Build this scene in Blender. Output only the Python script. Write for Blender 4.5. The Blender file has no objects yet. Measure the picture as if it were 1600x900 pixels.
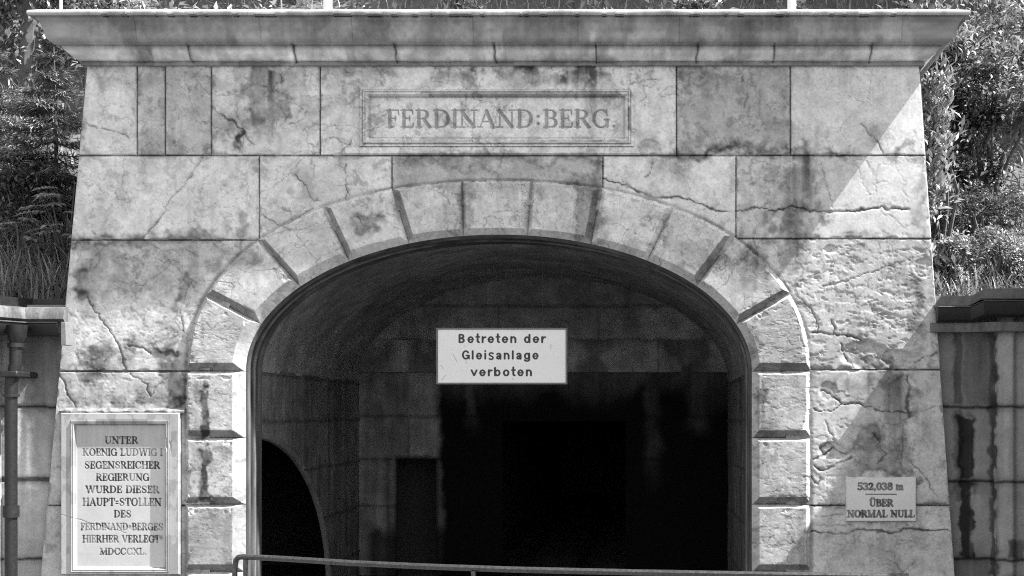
import bpy, math, random
import numpy as np
from mathutils import Vector

S = bpy.context.scene
COL = S.collection
random.seed(7)
R = math.radians

# ------------------------------------------------------------------ camera, sky, sun, exposure
EYE, DIST, PPM = 1.6, 9.0, 230.0          # eye height, distance to the facade, photo pixels per metre on the facade
cam = bpy.data.cameras.new("Camera"); cam_o = bpy.data.objects.new("Camera", cam); COL.objects.link(cam_o)
cam_o.location = (0, -DIST, EYE); cam_o.rotation_euler = (R(90), 0, 0)
cam.sensor_width = 36; cam.lens = 36 * DIST / (1600 / PPM)
cam.shift_x, cam.shift_y = -0.125, 0.125
cam.clip_end = 500
S.camera = cam_o

SUN = Vector((1.40, -0.285, 1.94)).normalized()
w = bpy.data.worlds.new("World"); S.world = w; w.use_nodes = True
nt = w.node_tree; bg = nt.nodes["Background"]
sky = nt.nodes.new("ShaderNodeTexSky"); sky.sky_type = 'NISHITA'; sky.sun_disc = False
sky.sun_elevation = math.asin(SUN.z); sky.sun_rotation = math.atan2(SUN.x, SUN.y)
bw = nt.nodes.new("ShaderNodeRGBToBW")      # black-and-white film
nt.links.new(sky.outputs[0], bw.inputs[0]); nt.links.new(bw.outputs[0], bg.inputs[0])
bg.inputs[1].default_value = 0.145
sl = bpy.data.lights.new("Sun", 'SUN'); sl.energy = 5.0; sl.angle = R(0.5); sl.color = (1, 1, 1)
so = bpy.data.objects.new("Sun", sl); COL.objects.link(so); so.location = (20, -8, 30)
so.rotation_euler = (-SUN).to_track_quat('-Z', 'Y').to_euler()
S.view_settings.view_transform = 'Standard'; S.view_settings.look = 'None'
S.view_settings.gamma = 1; S.view_settings.exposure = 1.77
try: S.view_settings.use_curve_mapping = False
except Exception: pass
S.render.engine = 'CYCLES'
S.cycles.filter_width = 1.05; S.cycles.max_bounces = 8; S.cycles.diffuse_bounces = 6; S.cycles.use_denoising = False      # the photograph is grainy film

# ------------------------------------------------------------------ helpers
def PX(px, y=0.0): return (np.asarray(px, float) - 1000) / PPM * ((DIST + y) / DIST)
def PZ(py, y=0.0): return EYE + (650 - np.asarray(py, float)) / PPM * ((DIST + y) / DIST)
def W(px, py, y=0.0): return np.array([float(PX(px, y)), y, float(PZ(py, y))])

def root_loc(o):
    p = Vector((0, 0, 0))
    while o is not None:
        p = p + o.location; o = o.parent
    return np.array(p)

def link(o, parent=None):
    COL.objects.link(o)
    if parent is not None: o.parent = parent
    return o

def tag(o, label=None, cat=None, group=None, kind=None):
    if label: o['label'] = label
    if cat: o['category'] = cat
    if group: o['group'] = group
    if kind: o['kind'] = kind
    return o

def thing(name, loc, label, cat, group=None):
    o = bpy.data.objects.new(name, None); o.empty_display_size = 0.2
    o.location = loc; COL.objects.link(o)
    return tag(o, label, cat, group)

def mesh(name, verts, faces, mat, parent=None, attrs=None, smooth=True, sharp=38, loc=None):
    v = np.asarray(verts, np.float32).reshape(-1, 3)
    base = root_loc(parent) if parent is not None else (np.array(loc, float) if loc is not None else np.zeros(3))
    v = (v - base).astype(np.float32)
    me = bpy.data.meshes.new(name)
    if isinstance(faces, np.ndarray):
        n, k = faces.shape
        me.vertices.add(len(v)); me.vertices.foreach_set("co", v.ravel())
        me.loops.add(n * k); me.loops.foreach_set("vertex_index", faces.astype(np.int32).ravel())
        me.polygons.add(n); me.polygons.foreach_set("loop_start", np.arange(0, n * k, k, dtype=np.int32))
        me.update(calc_edges=True)
    else:
        me.from_pydata([tuple(map(float, p)) for p in v], [], faces)
    for k, a in (attrs or {}).items():
        at = me.attributes.new(k, 'FLOAT', 'POINT'); at.data.foreach_set("value", np.asarray(a, np.float32).ravel())
    if smooth:
        me.polygons.foreach_set("use_smooth", np.ones(len(me.polygons), bool))
        if sharp: me.set_sharp_from_angle(angle=R(sharp))
    me.validate()
    me.materials.append(mat)
    o = bpy.data.objects.new(name, me)
    if loc is not None and parent is None: o.location = loc
    return link(o, parent)

def grid_faces(h, w_, keep=None, flip=False):
    i, j = np.mgrid[0:h - 1, 0:w_ - 1]
    a = i * w_ + j; b = a + 1; c = a + w_ + 1; d = a + w_
    f = np.stack([a, b, c, d] if flip else [a, d, c, b], -1)
    return f[keep] if keep is not None else f.reshape(-1, 4)

def grid(name, X, Y, Z, mat, parent, attrs=None, keep=None, flip=False, **kw):
    h, w_ = X.shape
    f = grid_faces(h, w_, keep, flip)
    v = np.stack([X, Y, Z], -1).reshape(-1, 3)
    at = {k: a.ravel() for k, a in (attrs or {}).items()}
    if keep is not None:
        used = np.unique(f); m = np.zeros(len(v), int); m[used] = np.arange(len(used))
        v = v[used]; f = m[f]; at = {k: a[used] for k, a in at.items()}
    return mesh(name, v, f, mat, parent, at, **kw)

class MB:
    "collects shapes into one mesh"
    def __init__(s): s.v = []; s.f = []
    def add(s, v, f):
        n = len(s.v); s.v += [tuple(map(float, p)) for p in v]; s.f += [tuple(i + n for i in q) for q in f]; return s
    def box(s, a, b):
        x0, y0, z0 = a; x1, y1, z1 = b
        return s.add([(x0,y0,z0),(x1,y0,z0),(x1,y1,z0),(x0,y1,z0),(x0,y0,z1),(x1,y0,z1),(x1,y1,z1),(x0,y1,z1)],
              [(3,2,1,0),(4,5,6,7),(0,1,5,4),(1,2,6,5),(2,3,7,6),(3,0,4,7)])
    def tube(s, pts, rad, n=10, cap=True):
        pts = [Vector(p) for p in pts]; rad = rad if hasattr(rad, '__len__') else [rad] * len(pts)
        rings = []; up = None
        for i, p in enumerate(pts):
            t = (pts[min(i + 1, len(pts) - 1)] - pts[max(i - 1, 0)]).normalized()
            if up is None: up = t.orthogonal().normalized()
            up = (up - t * up.dot(t)).normalized(); q = t.cross(up)
            rings.append([p + (up * math.cos(2*math.pi*k/n) + q * math.sin(2*math.pi*k/n)) * rad[i] for k in range(n)])
        v = [x for r_ in rings for x in r_]; f = []
        for i in range(len(pts) - 1):
            for k in range(n):
                f.append((i*n+k, i*n+(k+1) % n, (i+1)*n+(k+1) % n, (i+1)*n+k))
        if cap: f.append(tuple(range(n))[::-1]); f.append(tuple((len(pts)-1)*n+k for k in range(n)))
        return s.add(v, f)
    def sweep(s, path, prof, up=(0, 0, 1), closed=True, ends=True):
        "profile (out, z) swept along a horizontal path with mitres; out is to the right of travel"
        path = [Vector(p) for p in path]; n = len(prof); v = []; f = []
        for i, p in enumerate(path):
            d0 = (p - path[i-1]).normalized() if i else None
            d1 = (path[i+1] - p).normalized() if i < len(path) - 1 else None
            d0 = d0 or d1; d1 = d1 or d0
            n0 = Vector((d0.y, -d0.x, 0)).normalized(); n1 = Vector((d1.y, -d1.x, 0)).normalized()
            m = (n0 + n1).normalized(); m = m / max(0.3, m.dot(n0))
            for o, z in prof: v.append(p + m * o + Vector((0, 0, z)))
        for i in range(len(path) - 1):
            for k in range(n if closed else n - 1):
                f.append((i*n+k, (i+1)*n+k, (i+1)*n+(k+1) % n, i*n+(k+1) % n))
        if ends and closed:
            f.append(tuple(range(n))); f.append(tuple((len(path)-1)*n+k for k in range(n))[::-1])
        return s.add(v, f)
    def build(s, name, mat, parent=None, smooth=True, sharp=38, bevel=0, loc=None):
        o = mesh(name, s.v, s.f, mat, parent, smooth=smooth, sharp=sharp, loc=loc)
        if bevel:
            b = o.modifiers.new("bevel", 'BEVEL'); b.width = bevel; b.segments = 2; b.limit_method = 'ANGLE'; b.angle_limit = R(40)
        return o

# ---- noise
def _hash(ix, iy, seed):
    n = (ix.astype(np.int64) * 374761393 + iy.astype(np.int64) * 668265263 + seed * 974711) & 0xffffffff
    n = ((n ^ (n >> 13)) * 1274126177) & 0xffffffff
    n = ((n ^ (n >> 16)) * 2246822519) & 0xffffffff
    return ((n ^ (n >> 15)) & 0xffffff) / float(0xffffff)
def vn(x, y, seed=0):
    ix = np.floor(x); iy = np.floor(y); fx = x - ix; fy = y - iy
    fx = fx*fx*fx*(fx*(fx*6-15)+10); fy = fy*fy*fy*(fy*(fy*6-15)+10)
    a = _hash(ix, iy, seed); b = _hash(ix+1, iy, seed); c = _hash(ix, iy+1, seed); d = _hash(ix+1, iy+1, seed)
    return (a*(1-fx)+b*fx)*(1-fy) + (c*(1-fx)+d*fx)*fy
def fbm(x, y, seed=0, o=4, g=.5):
    s = 0; a = 1; t = 0
    for k in range(o):
        s = s + a * vn(x * 2**k + 17.3*k, y * 2**k - 9.1*k, seed + k*13); t += a; a *= g
    return s / t
def voro(x, y, seed=0):
    ix = np.floor(x); iy = np.floor(y); f1 = np.full(x.shape, 9.); f2 = f1.copy()
    for dx in (-1, 0, 1):
        for dy in (-1, 0, 1):
            cx = ix+dx; cy = iy+dy
            d = np.hypot(cx + _hash(cx, cy, seed) - x, cy + _hash(cx, cy, seed+5) - y)
            f2 = np.minimum(f2, np.maximum(f1, d)); f1 = np.minimum(f1, d)
    return f1, f2
def sm(x): x = np.clip(x, 0, 1); return x*x*(3-2*x)
def seg_dist(px, py, pts):
    d = np.full(px.shape, 1e9)
    for (x0, y0), (x1, y1) in zip(pts[:-1], pts[1:]):
        ux, uy = x1-x0, y1-y0; L = ux*ux+uy*uy+1e-9
        t = np.clip(((px-x0)*ux+(py-y0)*uy)/L, 0, 1)
        d = np.minimum(d, np.hypot(px-x0-t*ux, py-y0-t*uy))
    return d

# ------------------------------------------------------------------ materials
def mat_new(name):
    m = bpy.data.materials.new(name); m.use_nodes = True
    return m, m.node_tree, m.node_tree.nodes["Principled BSDF"]
def N(nt, t, **kw):
    n = nt.nodes.new(t)
    for k, v in kw.items():
        if k in n.inputs.keys() if isinstance(k, str) else False: n.inputs[k].default_value = v
        else: setattr(n, k, v)
    return n
def math_n(nt, op, a, b):
    n = nt.nodes.new("ShaderNodeMath"); n.operation = op
    for i, x in enumerate((a, b)):
        if isinstance(x, (int, float)): n.inputs[i].default_value = x
        else: nt.links.new(x, n.inputs[i])
    return n.outputs[0]
def noise_n(nt, scale, detail=6, rough=.6, sc=(1, 1, 1)):
    tc = nt.nodes.new("ShaderNodeTexCoord"); mp = nt.nodes.new("ShaderNodeMapping"); mp.inputs[3].default_value = sc
    nt.links.new(tc.outputs['Object'], mp.inputs[0])
    n = nt.nodes.new("ShaderNodeTexNoise"); n.inputs['Scale'].default_value = scale
    n.inputs['Detail'].default_value = detail; n.inputs['Roughness'].default_value = rough
    nt.links.new(mp.outputs[0], n.inputs[0]); return n.outputs[0]
def remap(nt, x, a, b, c, d):
    n = nt.nodes.new("ShaderNodeMapRange"); nt.links.new(x, n.inputs[0])
    for i, v in enumerate((a, b, c, d)): n.inputs[i+1].default_value = v
    return n.outputs[0]

def stone_mat(name, base, attr=True, rough=.9, fine=1.0, bump=.25, streak=0.0, bscale=90):
    m, nt, p = mat_new(name)
    f1 = remap(nt, noise_n(nt, 55, 8, .75), .25, .75, 1-.16*fine, 1+.16*fine)
    f2 = remap(nt, noise_n(nt, 6, 6, .6), .3, .7, 1-.12*fine, 1+.12*fine)
    f3 = remap(nt, noise_n(nt, 260, 3, .7), .3, .7, 1-.10*fine, 1+.10*fine)
    x = math_n(nt, 'MULTIPLY', math_n(nt, 'MULTIPLY', f1, f2), math_n(nt, 'MULTIPLY', f3, base))
    if streak:
        s = remap(nt, noise_n(nt, 4, 7, .65, (3.2, 3.2, .35)), .35, .68, 1, 1-streak)
        x = math_n(nt, 'MULTIPLY', x, s)
    if attr:
        a = nt.nodes.new("ShaderNodeAttribute"); a.attribute_name = "tone"
        x = math_n(nt, 'MULTIPLY', x, a.outputs['Fac'])
    nt.links.new(x, p.inputs['Base Color'])
    p.inputs['Roughness'].default_value = rough; p.inputs['Specular IOR Level'].default_value = .25
    b = nt.nodes.new("ShaderNodeBump"); b.inputs['Strength'].default_value = bump; b.inputs['Distance'].default_value = .0025
    nt.links.new(noise_n(nt, bscale, 8, .7), b.inputs['Height']); nt.links.new(b.outputs[0], p.inputs['Normal'])
    return m

STONE = stone_mat("pale_limestone", .41, fine=.8)
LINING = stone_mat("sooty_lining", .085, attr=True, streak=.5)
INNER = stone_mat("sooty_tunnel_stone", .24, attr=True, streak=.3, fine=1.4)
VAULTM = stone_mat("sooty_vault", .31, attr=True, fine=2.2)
CORE = stone_mat("mortar_core", .12, attr=False)
WINGM = stone_mat("stained_wing_stone", .16, attr=True, fine=1.3)
MARBLE = stone_mat("white_marble", .43, attr=True, rough=.6, fine=.35, bump=.06)
GRAVEL = stone_mat("gravel", .085, attr=False, fine=1.6, bscale=40)
EARTH = stone_mat("dark_earth", .09, attr=False, fine=2)
ANNEX = stone_mat("annex_plaster", .35, attr=False)

def plain_mat(name, c, rough=.5, metal=0, var=.25, scale=30, spec=.4, bump=.1):
    m, nt, p = mat_new(name)
    x = math_n(nt, 'MULTIPLY', remap(nt, noise_n(nt, scale, 6, .65), .25, .75, 1-var, 1+var), c)
    nt.links.new(x, p.inputs['Base Color'])
    p.inputs['Metallic'].default_value = metal; p.inputs['Specular IOR Level'].default_value = spec
    nt.links.new(remap(nt, noise_n(nt, scale*1.7, 5, .6), .3, .7, rough-.12, rough+.15), p.inputs['Roughness'])
    b = nt.nodes.new("ShaderNodeBump"); b.inputs['Strength'].default_value = bump; b.inputs['Distance'].default_value = .003
    nt.links.new(noise_n(nt, scale*4, 6, .7), b.inputs['Height']); nt.links.new(b.outputs[0], p.inputs['Normal'])
    return m
DARKMETAL = plain_mat("dark_painted_metal", .012, .45)
RAILM = plain_mat("worn_steel_rail", .09, .36, .7, var=.5, scale=60)
FLASH = plain_mat("weathered_sheet_metal", .08, .45, .2, var=.4, scale=14)
SIGNK = plain_mat("black_paint", .012, .6)
SIGNF = plain_mat("grey_sign_edge", .10, .5)
POSTW = plain_mat("white_paint", .75, .5, var=.08)
BARK = plain_mat("bark", .07, .9, var=.5, scale=12, bump=.6)

def leaf_mat(name, c, rough=.45, trans=.25, spec=.5):
    m, nt, p = mat_new(name)
    a = nt.nodes.new("ShaderNodeAttribute"); a.attribute_name = "tone"
    x = math_n(nt, 'MULTIPLY', a.outputs['Fac'], c)
    nt.links.new(x, p.inputs['Base Color']); p.inputs['Roughness'].default_value = rough
    p.inputs['Specular IOR Level'].default_value = spec
    tr = nt.nodes.new("ShaderNodeBsdfTranslucent"); nt.links.new(x, tr.inputs[0])
    mx = nt.nodes.new("ShaderNodeMixShader"); mx.inputs[0].default_value = trans
    out = nt.nodes["Material Output"]
    nt.links.new(p.outputs[0], mx.inputs[1]); nt.links.new(tr.outputs[0], mx.inputs[2]); nt.links.new(mx.outputs[0], out.inputs[0])
    return m
LEAF_D = leaf_mat("broad_leaf_dark", .12)
LEAF_L = leaf_mat("broad_leaf_pale", .29)  # lighter copy: painted sunlit leaves on the right, pale foliage on the left
LEAF_K = leaf_mat("broad_leaf_shaded", .05)  # shaded copy of the leaf: deep shade put into the colour
NEEDLE = leaf_mat("spruce_needles", .16, .6, .1, .3)
GRASSM = leaf_mat("grass_blades", .22, .5)

# ------------------------------------------------------------------ serif lettering as strokes
Tk, tn = .175, .065
def _arc(cx, cy, rx, ry, a0, a1, wmax=Tk, wmin=tn, n=14):
    out = []
    P = []
    for k in range(n+1):
        a = R(a0 + (a1-a0)*k/n); wd = wmin + (wmax-wmin)*abs(math.cos(a))**1.6
        P.append((cx + (rx-wmax*.5)*math.cos(a), cy + (ry-wmin*.5)*math.sin(a), wd))
    return [(p[0], p[1], q[0], q[1], p[2], q[2]) for p, q in zip(P[:-1], P[1:])]
def _s(x0, y0, x1, y1, wd): return (x0, y0, x1, y1, wd, wd)
def _v(x, wd=Tk, lo=True, hi=True, s=.15):
    r_ = [_s(x, .03, x, .97, wd)]
    if lo: r_.append(_s(x-s, .03, x+s, .03, tn*.9))
    if hi: r_.append(_s(x-s, .97, x+s, .97, tn*.9))
    return r_
def _sf(x, y, s=.13): return [_s(x-s, y, x+s, y, tn*.9)]
G = {}
G['I'] = (.36, _v(.18))
G['L'] = (.74, _v(.2) + [_s(.2,.03,.66,.03,tn), _s(.66,.03,.69,.3,tn)])
G['E'] = (.74, _v(.2) + [_s(.2,.03,.64,.03,tn), _s(.64,.03,.67,.26,tn), _s(.2,.97,.62,.97,tn), _s(.62,.97,.64,.75,tn), _s(.2,.51,.48,.51,tn), _s(.48,.62,.48,.40,tn)])
G['F'] = (.70, _v(.2) + [_s(.2,.97,.62,.97,tn), _s(.62,.97,.64,.73,tn), _s(.2,.51,.48,.51,tn), _s(.48,.62,.48,.40,tn)])
G['H'] = (.96, _v(.2) + _v(.76) + [_s(.2,.51,.76,.51,tn)])
G['N'] = (.96, _v(.18, tn) + _v(.78, tn, lo=False) + [_s(.14,.95,.78,.05,Tk)])
G['M'] = (1.12, _v(.18, tn) + _v(.93, Tk) + [_s(.17,.95,.52,.08,Tk), _s(.52,.05,.9,.95,tn)])
G['A'] = (.92, [_s(.12,.03,.44,.97,tn), _s(.44,.95,.76,.03,Tk), _s(.24,.34,.62,.34,tn)] + _sf(.12,.03) + _sf(.78,.03))
G['V'] = (.92, [_s(.14,.97,.46,.05,Tk), _s(.46,.03,.78,.97,tn)] + _sf(.14,.97) + _sf(.78,.97))
G['W'] = (1.3, [_s(.14,.97,.4,.05,Tk), _s(.4,.03,.66,.97,tn), _s(.64,.97,.9,.05,Tk), _s(.9,.03,1.15,.97,tn)] + _sf(.14,.97) + _sf(.66,.97) + _sf(1.15,.97))
G['X'] = (.92, [_s(.15,.97,.77,.03,Tk), _s(.75,.97,.15,.03,tn)] + _sf(.15,.97) + _sf(.75,.97) + _sf(.14,.03) + _sf(.78,.03))
G['D'] = (.92, _v(.2, s=.14) + [_s(.2,.03,.42,.03,tn), _s(.2,.97,.42,.97,tn)] + _arc(.42,.5,.44,.5,-90,90))
G['B'] = (.80, _v(.2, s=.14) + [_s(.2,.03,.45,.03,tn), _s(.2,.97,.42,.97,tn), _s(.2,.53,.45,.53,tn)] + _arc(.42,.75,.27,.25,-90,90) + _arc(.44,.275,.31,.275,-90,90))
G['P'] = (.78, _v(.2, s=.14) + [_s(.2,.97,.44,.97,tn), _s(.2,.47,.44,.47,tn)] + _arc(.43,.72,.31,.27,-90,90))
G['R'] = (.88, _v(.2, s=.14) + [_s(.2,.97,.42,.97,tn), _s(.2,.5,.45,.5,tn), _s(.45,.48,.74,.04,Tk)] + _sf(.76,.03,.1) + _arc(.42,.735,.29,.255,-90,90))
G['O'] = (.96, _arc(.48,.5,.44,.52,0,360,n=28))
G['C'] = (.88, _arc(.48,.5,.44,.52,48,312,n=22) + [_s(.75,.97,.78,.68,tn), _s(.76,.16,.82,.3,tn)])
G['G'] = (.94, _arc(.48,.5,.44,.52,48,318,n=22) + [_s(.75,.97,.78,.68,tn), _s(.78,.42,.78,.08,Tk)] + _sf(.78,.44))
G['U'] = (.92, _v(.2, lo=False)[:1] + [_s(.2,.25,.2,.97,Tk)] + _sf(.2,.97,.15) + [_s(.74,.3,.74,.97,tn)] + _sf(.74,.97) + _arc(.46,.34,.345,.36,180,360))
G['U'] = (.92, [_s(.2,.33,.2,.97,Tk), _s(.74,.33,.74,.97,tn)] + _sf(.2,.97,.15) + _sf(.74,.97) + _arc(.47,.33,.355,.34,180,300) + _arc(.44,.33,.33,.34,300,360,wmax=tn*1.2))
G['Ü'] = (.92, G['U'][1] + [_s(.32,1.2,.33,1.2,.15), _s(.62,1.2,.63,1.2,.15)])
G['T'] = (.84, _v(.42, hi=False) + [_s(.08,.97,.76,.97,tn), _s(.08,.97,.06,.7,tn), _s(.76,.97,.78,.7,tn)])
G['K'] = (.92, _v(.2) + [_s(.24,.42,.7,.95,tn), _s(.38,.6,.74,.04,Tk)] + _sf(.7,.97) + _sf(.76,.03))
_S = [(.66,.72,tn),(.64,.88,tn),(.5,.965,tn),(.34,.965,tn),(.2,.88,.09),(.16,.74,.12),(.24,.60,.15),(.42,.5,Tk),(.58,.4,.15),(.64,.26,.12),(.6,.12,.09),(.46,.035,tn),(.3,.035,tn),(.16,.12,tn),(.13,.3,tn)]
G['S'] = (.78, [(a[0],a[1],b[0],b[1],a[2],b[2]) for a, b in zip(_S[:-1], _S[1:])])
G[':'] = (.42, [_s(.2,.22,.21,.22,.16), _s(.2,.62,.21,.62,.16)])
G['='] = (.56, [_s(.14,.30,.42,.30,.09), _s(.14,.58,.42,.58,.09)])
G['.'] = (.36, [_s(.18,.07,.19,.07,.15)])
G[','] = (.34, [_s(.17,.07,.18,.07,.16), _s(.2,.05,.12,-.16,.07)])
G[' '] = (.42, [])
G['0'] = (.72, _arc(.36,.5,.32,.52,0,360,n=24))
G['8'] = (.74, _arc(.37,.74,.27,.27,0,360,n=20) + _arc(.37,.27,.32,.29,0,360,n=20))
G['3'] = (.70, _arc(.32,.74,.29,.26,-90,150) + _arc(.32,.27,.34,.28,-150,90) + [_s(.1,.84,.11,.84,.15), _s(.08,.18,.09,.18,.15)])
G['2'] = (.72, _arc(.34,.70,.30,.28,-20,165) + [(.55,.6,.1,.06,.13,.07), _s(.1,.06,.6,.06,.12), _s(.6,.06,.64,.25,tn), _s(.12,.76,.13,.76,.15)])
G['5'] = (.70, [_s(.14,.95,.58,.95,.12), _s(.14,.95,.12,.52,tn), _s(.58,.95,.6,.85,tn), _s(.09,.13,.10,.13,.12)] + _arc(.31,.31,.34,.33,-138,128))
G['m'] = (1.0, [_s(.14,.03,.14,.66,.14), _s(.47,.03,.47,.5,.14), _s(.8,.03,.8,.5,.14), _s(.02,.66,.14,.66,tn), _s(.02,.03,.26,.03,tn), _s(.36,.03,.58,.03,tn), _s(.69,.03,.92,.03,tn)]
          + _arc(.31,.48,.225,.2,0,150) + _arc(.64,.48,.225,.2,0,150))

def text_sdf(px, py, lines, wm=1.0):
    "signed distance in photo pixels (negative inside) to lines of (text, x0, x1, y_top, y_base)"
    d = np.full(px.shape, 50.)
    for txt, x0, x1, yt, yb in lines:
        adv = sum(G[c][0] for c in txt); sx = (x1-x0)/(adv-.12); sy = yb-yt; x = x0-.06*sx; ws = .5*(sx+sy)*wm
        for c in txt:
            a, segs = G[c]
            bx = (px > x-8) & (px < x+a*sx+8) & (py > yt-.35*sy-6) & (py < yb+.2*sy+6)
            if bx.any() and segs:
                qx = px[bx]; qy = py[bx]; dd = np.full(qx.shape, 50.)
                for (u0, v0, u1, v1, w0, w1) in segs:
                    X0, Y0, X1, Y1 = x+u0*sx, yb-v0*sy, x+u1*sx, yb-v1*sy
                    ux, uy = X1-X0, Y1-Y0; t = np.clip(((qx-X0)*ux+(qy-Y0)*uy)/(ux*ux+uy*uy+1e-9), 0, 1)
                    dd = np.minimum(dd, np.hypot(qx-X0-t*ux, qy-Y0-t*uy) - .5*ws*(w0+(w1-w0)*t))
                d[bx] = np.minimum(d[bx], dd)
            x += a*sx
    return d

# ------------------------------------------------------------------ the facade's weathering (photo pixels, wear, plus a cast shadow painted on the left jamb)
def XL(py): return 135 - (np.asarray(py, float) - 103) * .0916     # battered left edge
def XR(py): return 1437 + (np.asarray(py, float) - 103) * .0703    # battered right edge

CRACKS = [  # points, half width px, strength
 ([(313,250),(290,290),(262,325),(240,352),(225,372)], 1.1, .8),
 ([(128,190),(145,197),(165,206),(185,207),(200,214)], 1.2, .7),
 ([(330,166),(350,183),(368,196),(383,212),(398,226)], 2.2, .9), ([(372,160),(368,185),(385,205)], .8, .5),
 ([(285,110),(292,135),(305,180),(318,205)], .7, .4),
 ([(462,270),(468,283),(478,292),(486,308),(500,318)], 1.0, .8), ([(405,331),(425,346),(440,350),(455,362)], 1.3, .8),
 ([(488,325),(470,338),(450,350)], .9, .7), ([(405,300),(430,290),(455,268),(470,255)], .8, .5), ([(540,255),(538,280),(545,300),(540,312)], 1.3, .7),
 ([(500,350),(470,360),(440,362),(410,375)], .8, .6), ([(560,342),(575,356)], 1.0, .6),
 ([(942,277),(965,286),(990,293),(1010,300),(1035,307),(1060,309),(1085,314),(1110,324),(1140,331)], 1.9, 1.0),
 ([(1020,250),(1016,263),(1006,276)], 1.0, .7),
 ([(1152,333),(1180,327),(1215,328),(1235,323),(1262,327),(1300,328),(1335,331),(1365,327),(1400,325),(1422,328)], 1.6, 1.0),
 ([(1150,283),(1185,279),(1215,283)], .7, .5), ([(1285,255),(1290,285),(1300,320)], .8, .5), ([(1362,288),(1385,283)], .9, .5),
 ([(138,462),(152,490),(170,512),(183,537),(192,562),(198,580)], 1.3, .8), ([(200,541),(222,544),(236,553)], 1.5, .8),
 ([(180,440),(205,438),(225,446)], .9, .5), ([(285,520),(283,490),(290,460),(300,440)], 1.1, .6), ([(245,415),(262,410),(280,415)], 1.0, .5),
 ([(150,380),(158,405),(150,420)], .8, .5), ([(238,380),(260,395),(290,392),(312,400)], .8, .5),
 ([(92,582),(102,604),(110,622),(118,636)], 1.2, .9), ([(205,585),(225,600),(232,618)], 1.0, .7), ([(232,618),(245,602),(260,590)], 1.0, .5),
 ([(97,740),(92,790)], .8, .5),
 ([(1247,465),(1262,478),(1278,500),(1280,520)], 1.0, .7), ([(1253,458),(1272,468)], .7, .5),
 ([(1287,446),(1302,443),(1320,444),(1333,437)], 1.5, .8), ([(1333,437),(1360,425),(1385,418),(1420,408)], .8, .6),
 ([(1265,520),(1285,517),(1302,522),(1306,512),(1300,498)], 1.6, .9), ([(1306,522),(1330,527),(1345,529)], 1.6, .9),
 ([(1316,538),(1322,560),(1332,578)], 1.5, .9), ([(1365,535),(1375,555),(1383,565)], 1.2, .7), ([(1265,555),(1285,553)], .8, .6),
 ([(1428,566),(1445,558),(1462,553)], 1.2, .9),
 ([(1270,640),(1300,640),(1315,632),(1345,630)], 1.1, .7), ([(1282,612),(1305,622),(1325,633),(1347,632),(1375,641),(1415,646)], 1.4, .9),
 ([(1288,655),(1300,680),(1310,695)], 1.0, .7), ([(1270,720),(1285,715),(1300,702),(1318,706),(1335,700)], 1.7, 1.0),
 ([(1272,730),(1290,735),(1310,722),(1330,712)], 1.5, .9), ([(1283,700),(1296,690),(1304,700),(1290,712),(1283,700)], 1.5, .9), ([(1266,745),(1278,757),(1284,745)], 1.4, .8),
 ([(1418,585),(1420,605),(1416,625),(1420,650)], 3.2, .9), ([(1365,680),(1378,700),(1385,712),(1372,725)], 1.3, .8),
 ([(1422,718),(1440,742),(1455,762),(1465,772)], 1.2, .8), ([(1432,790),(1455,788),(1480,787)], 1.2, .7),
 ([(1270,790),(1300,789),(1320,790)], 1.0, .7), ([(1270,804),(1295,803),(1320,804)], .9, .6), ([(1270,818),(1300,820),(1330,822)], .9, .5),
 ([(1268,831),(1295,832),(1320,836),(1340,829),(1370,832),(1400,833),(1430,828),(1455,830),(1482,828)], 1.9, 1.0),
 ([(1385,872),(1400,880),(1410,895),(1430,880)], .9, .6), ([(1330,830),(1335,850)], .8, .5),
 ([(985,132),(1003,128),(1008,122),(1030,123)], 1.0, .7), ([(1005,130),(1009,150),(998,160)], 1.1, .7), ([(1160,118),(1158,128)], 1.6, .6),
 ([(1345,190),(1358,205),(1370,225),(1376,238)], 1.4, .6), ([(1165,150),(1162,165)], 1.2, .6),
 ([(500,218),(520,216),(545,225),(552,215)], 1.0, .6), ([(530,235),(548,222)], 1.0, .6), ([(560,130),(550,160),(556,190)], .7, .4),
]
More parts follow.
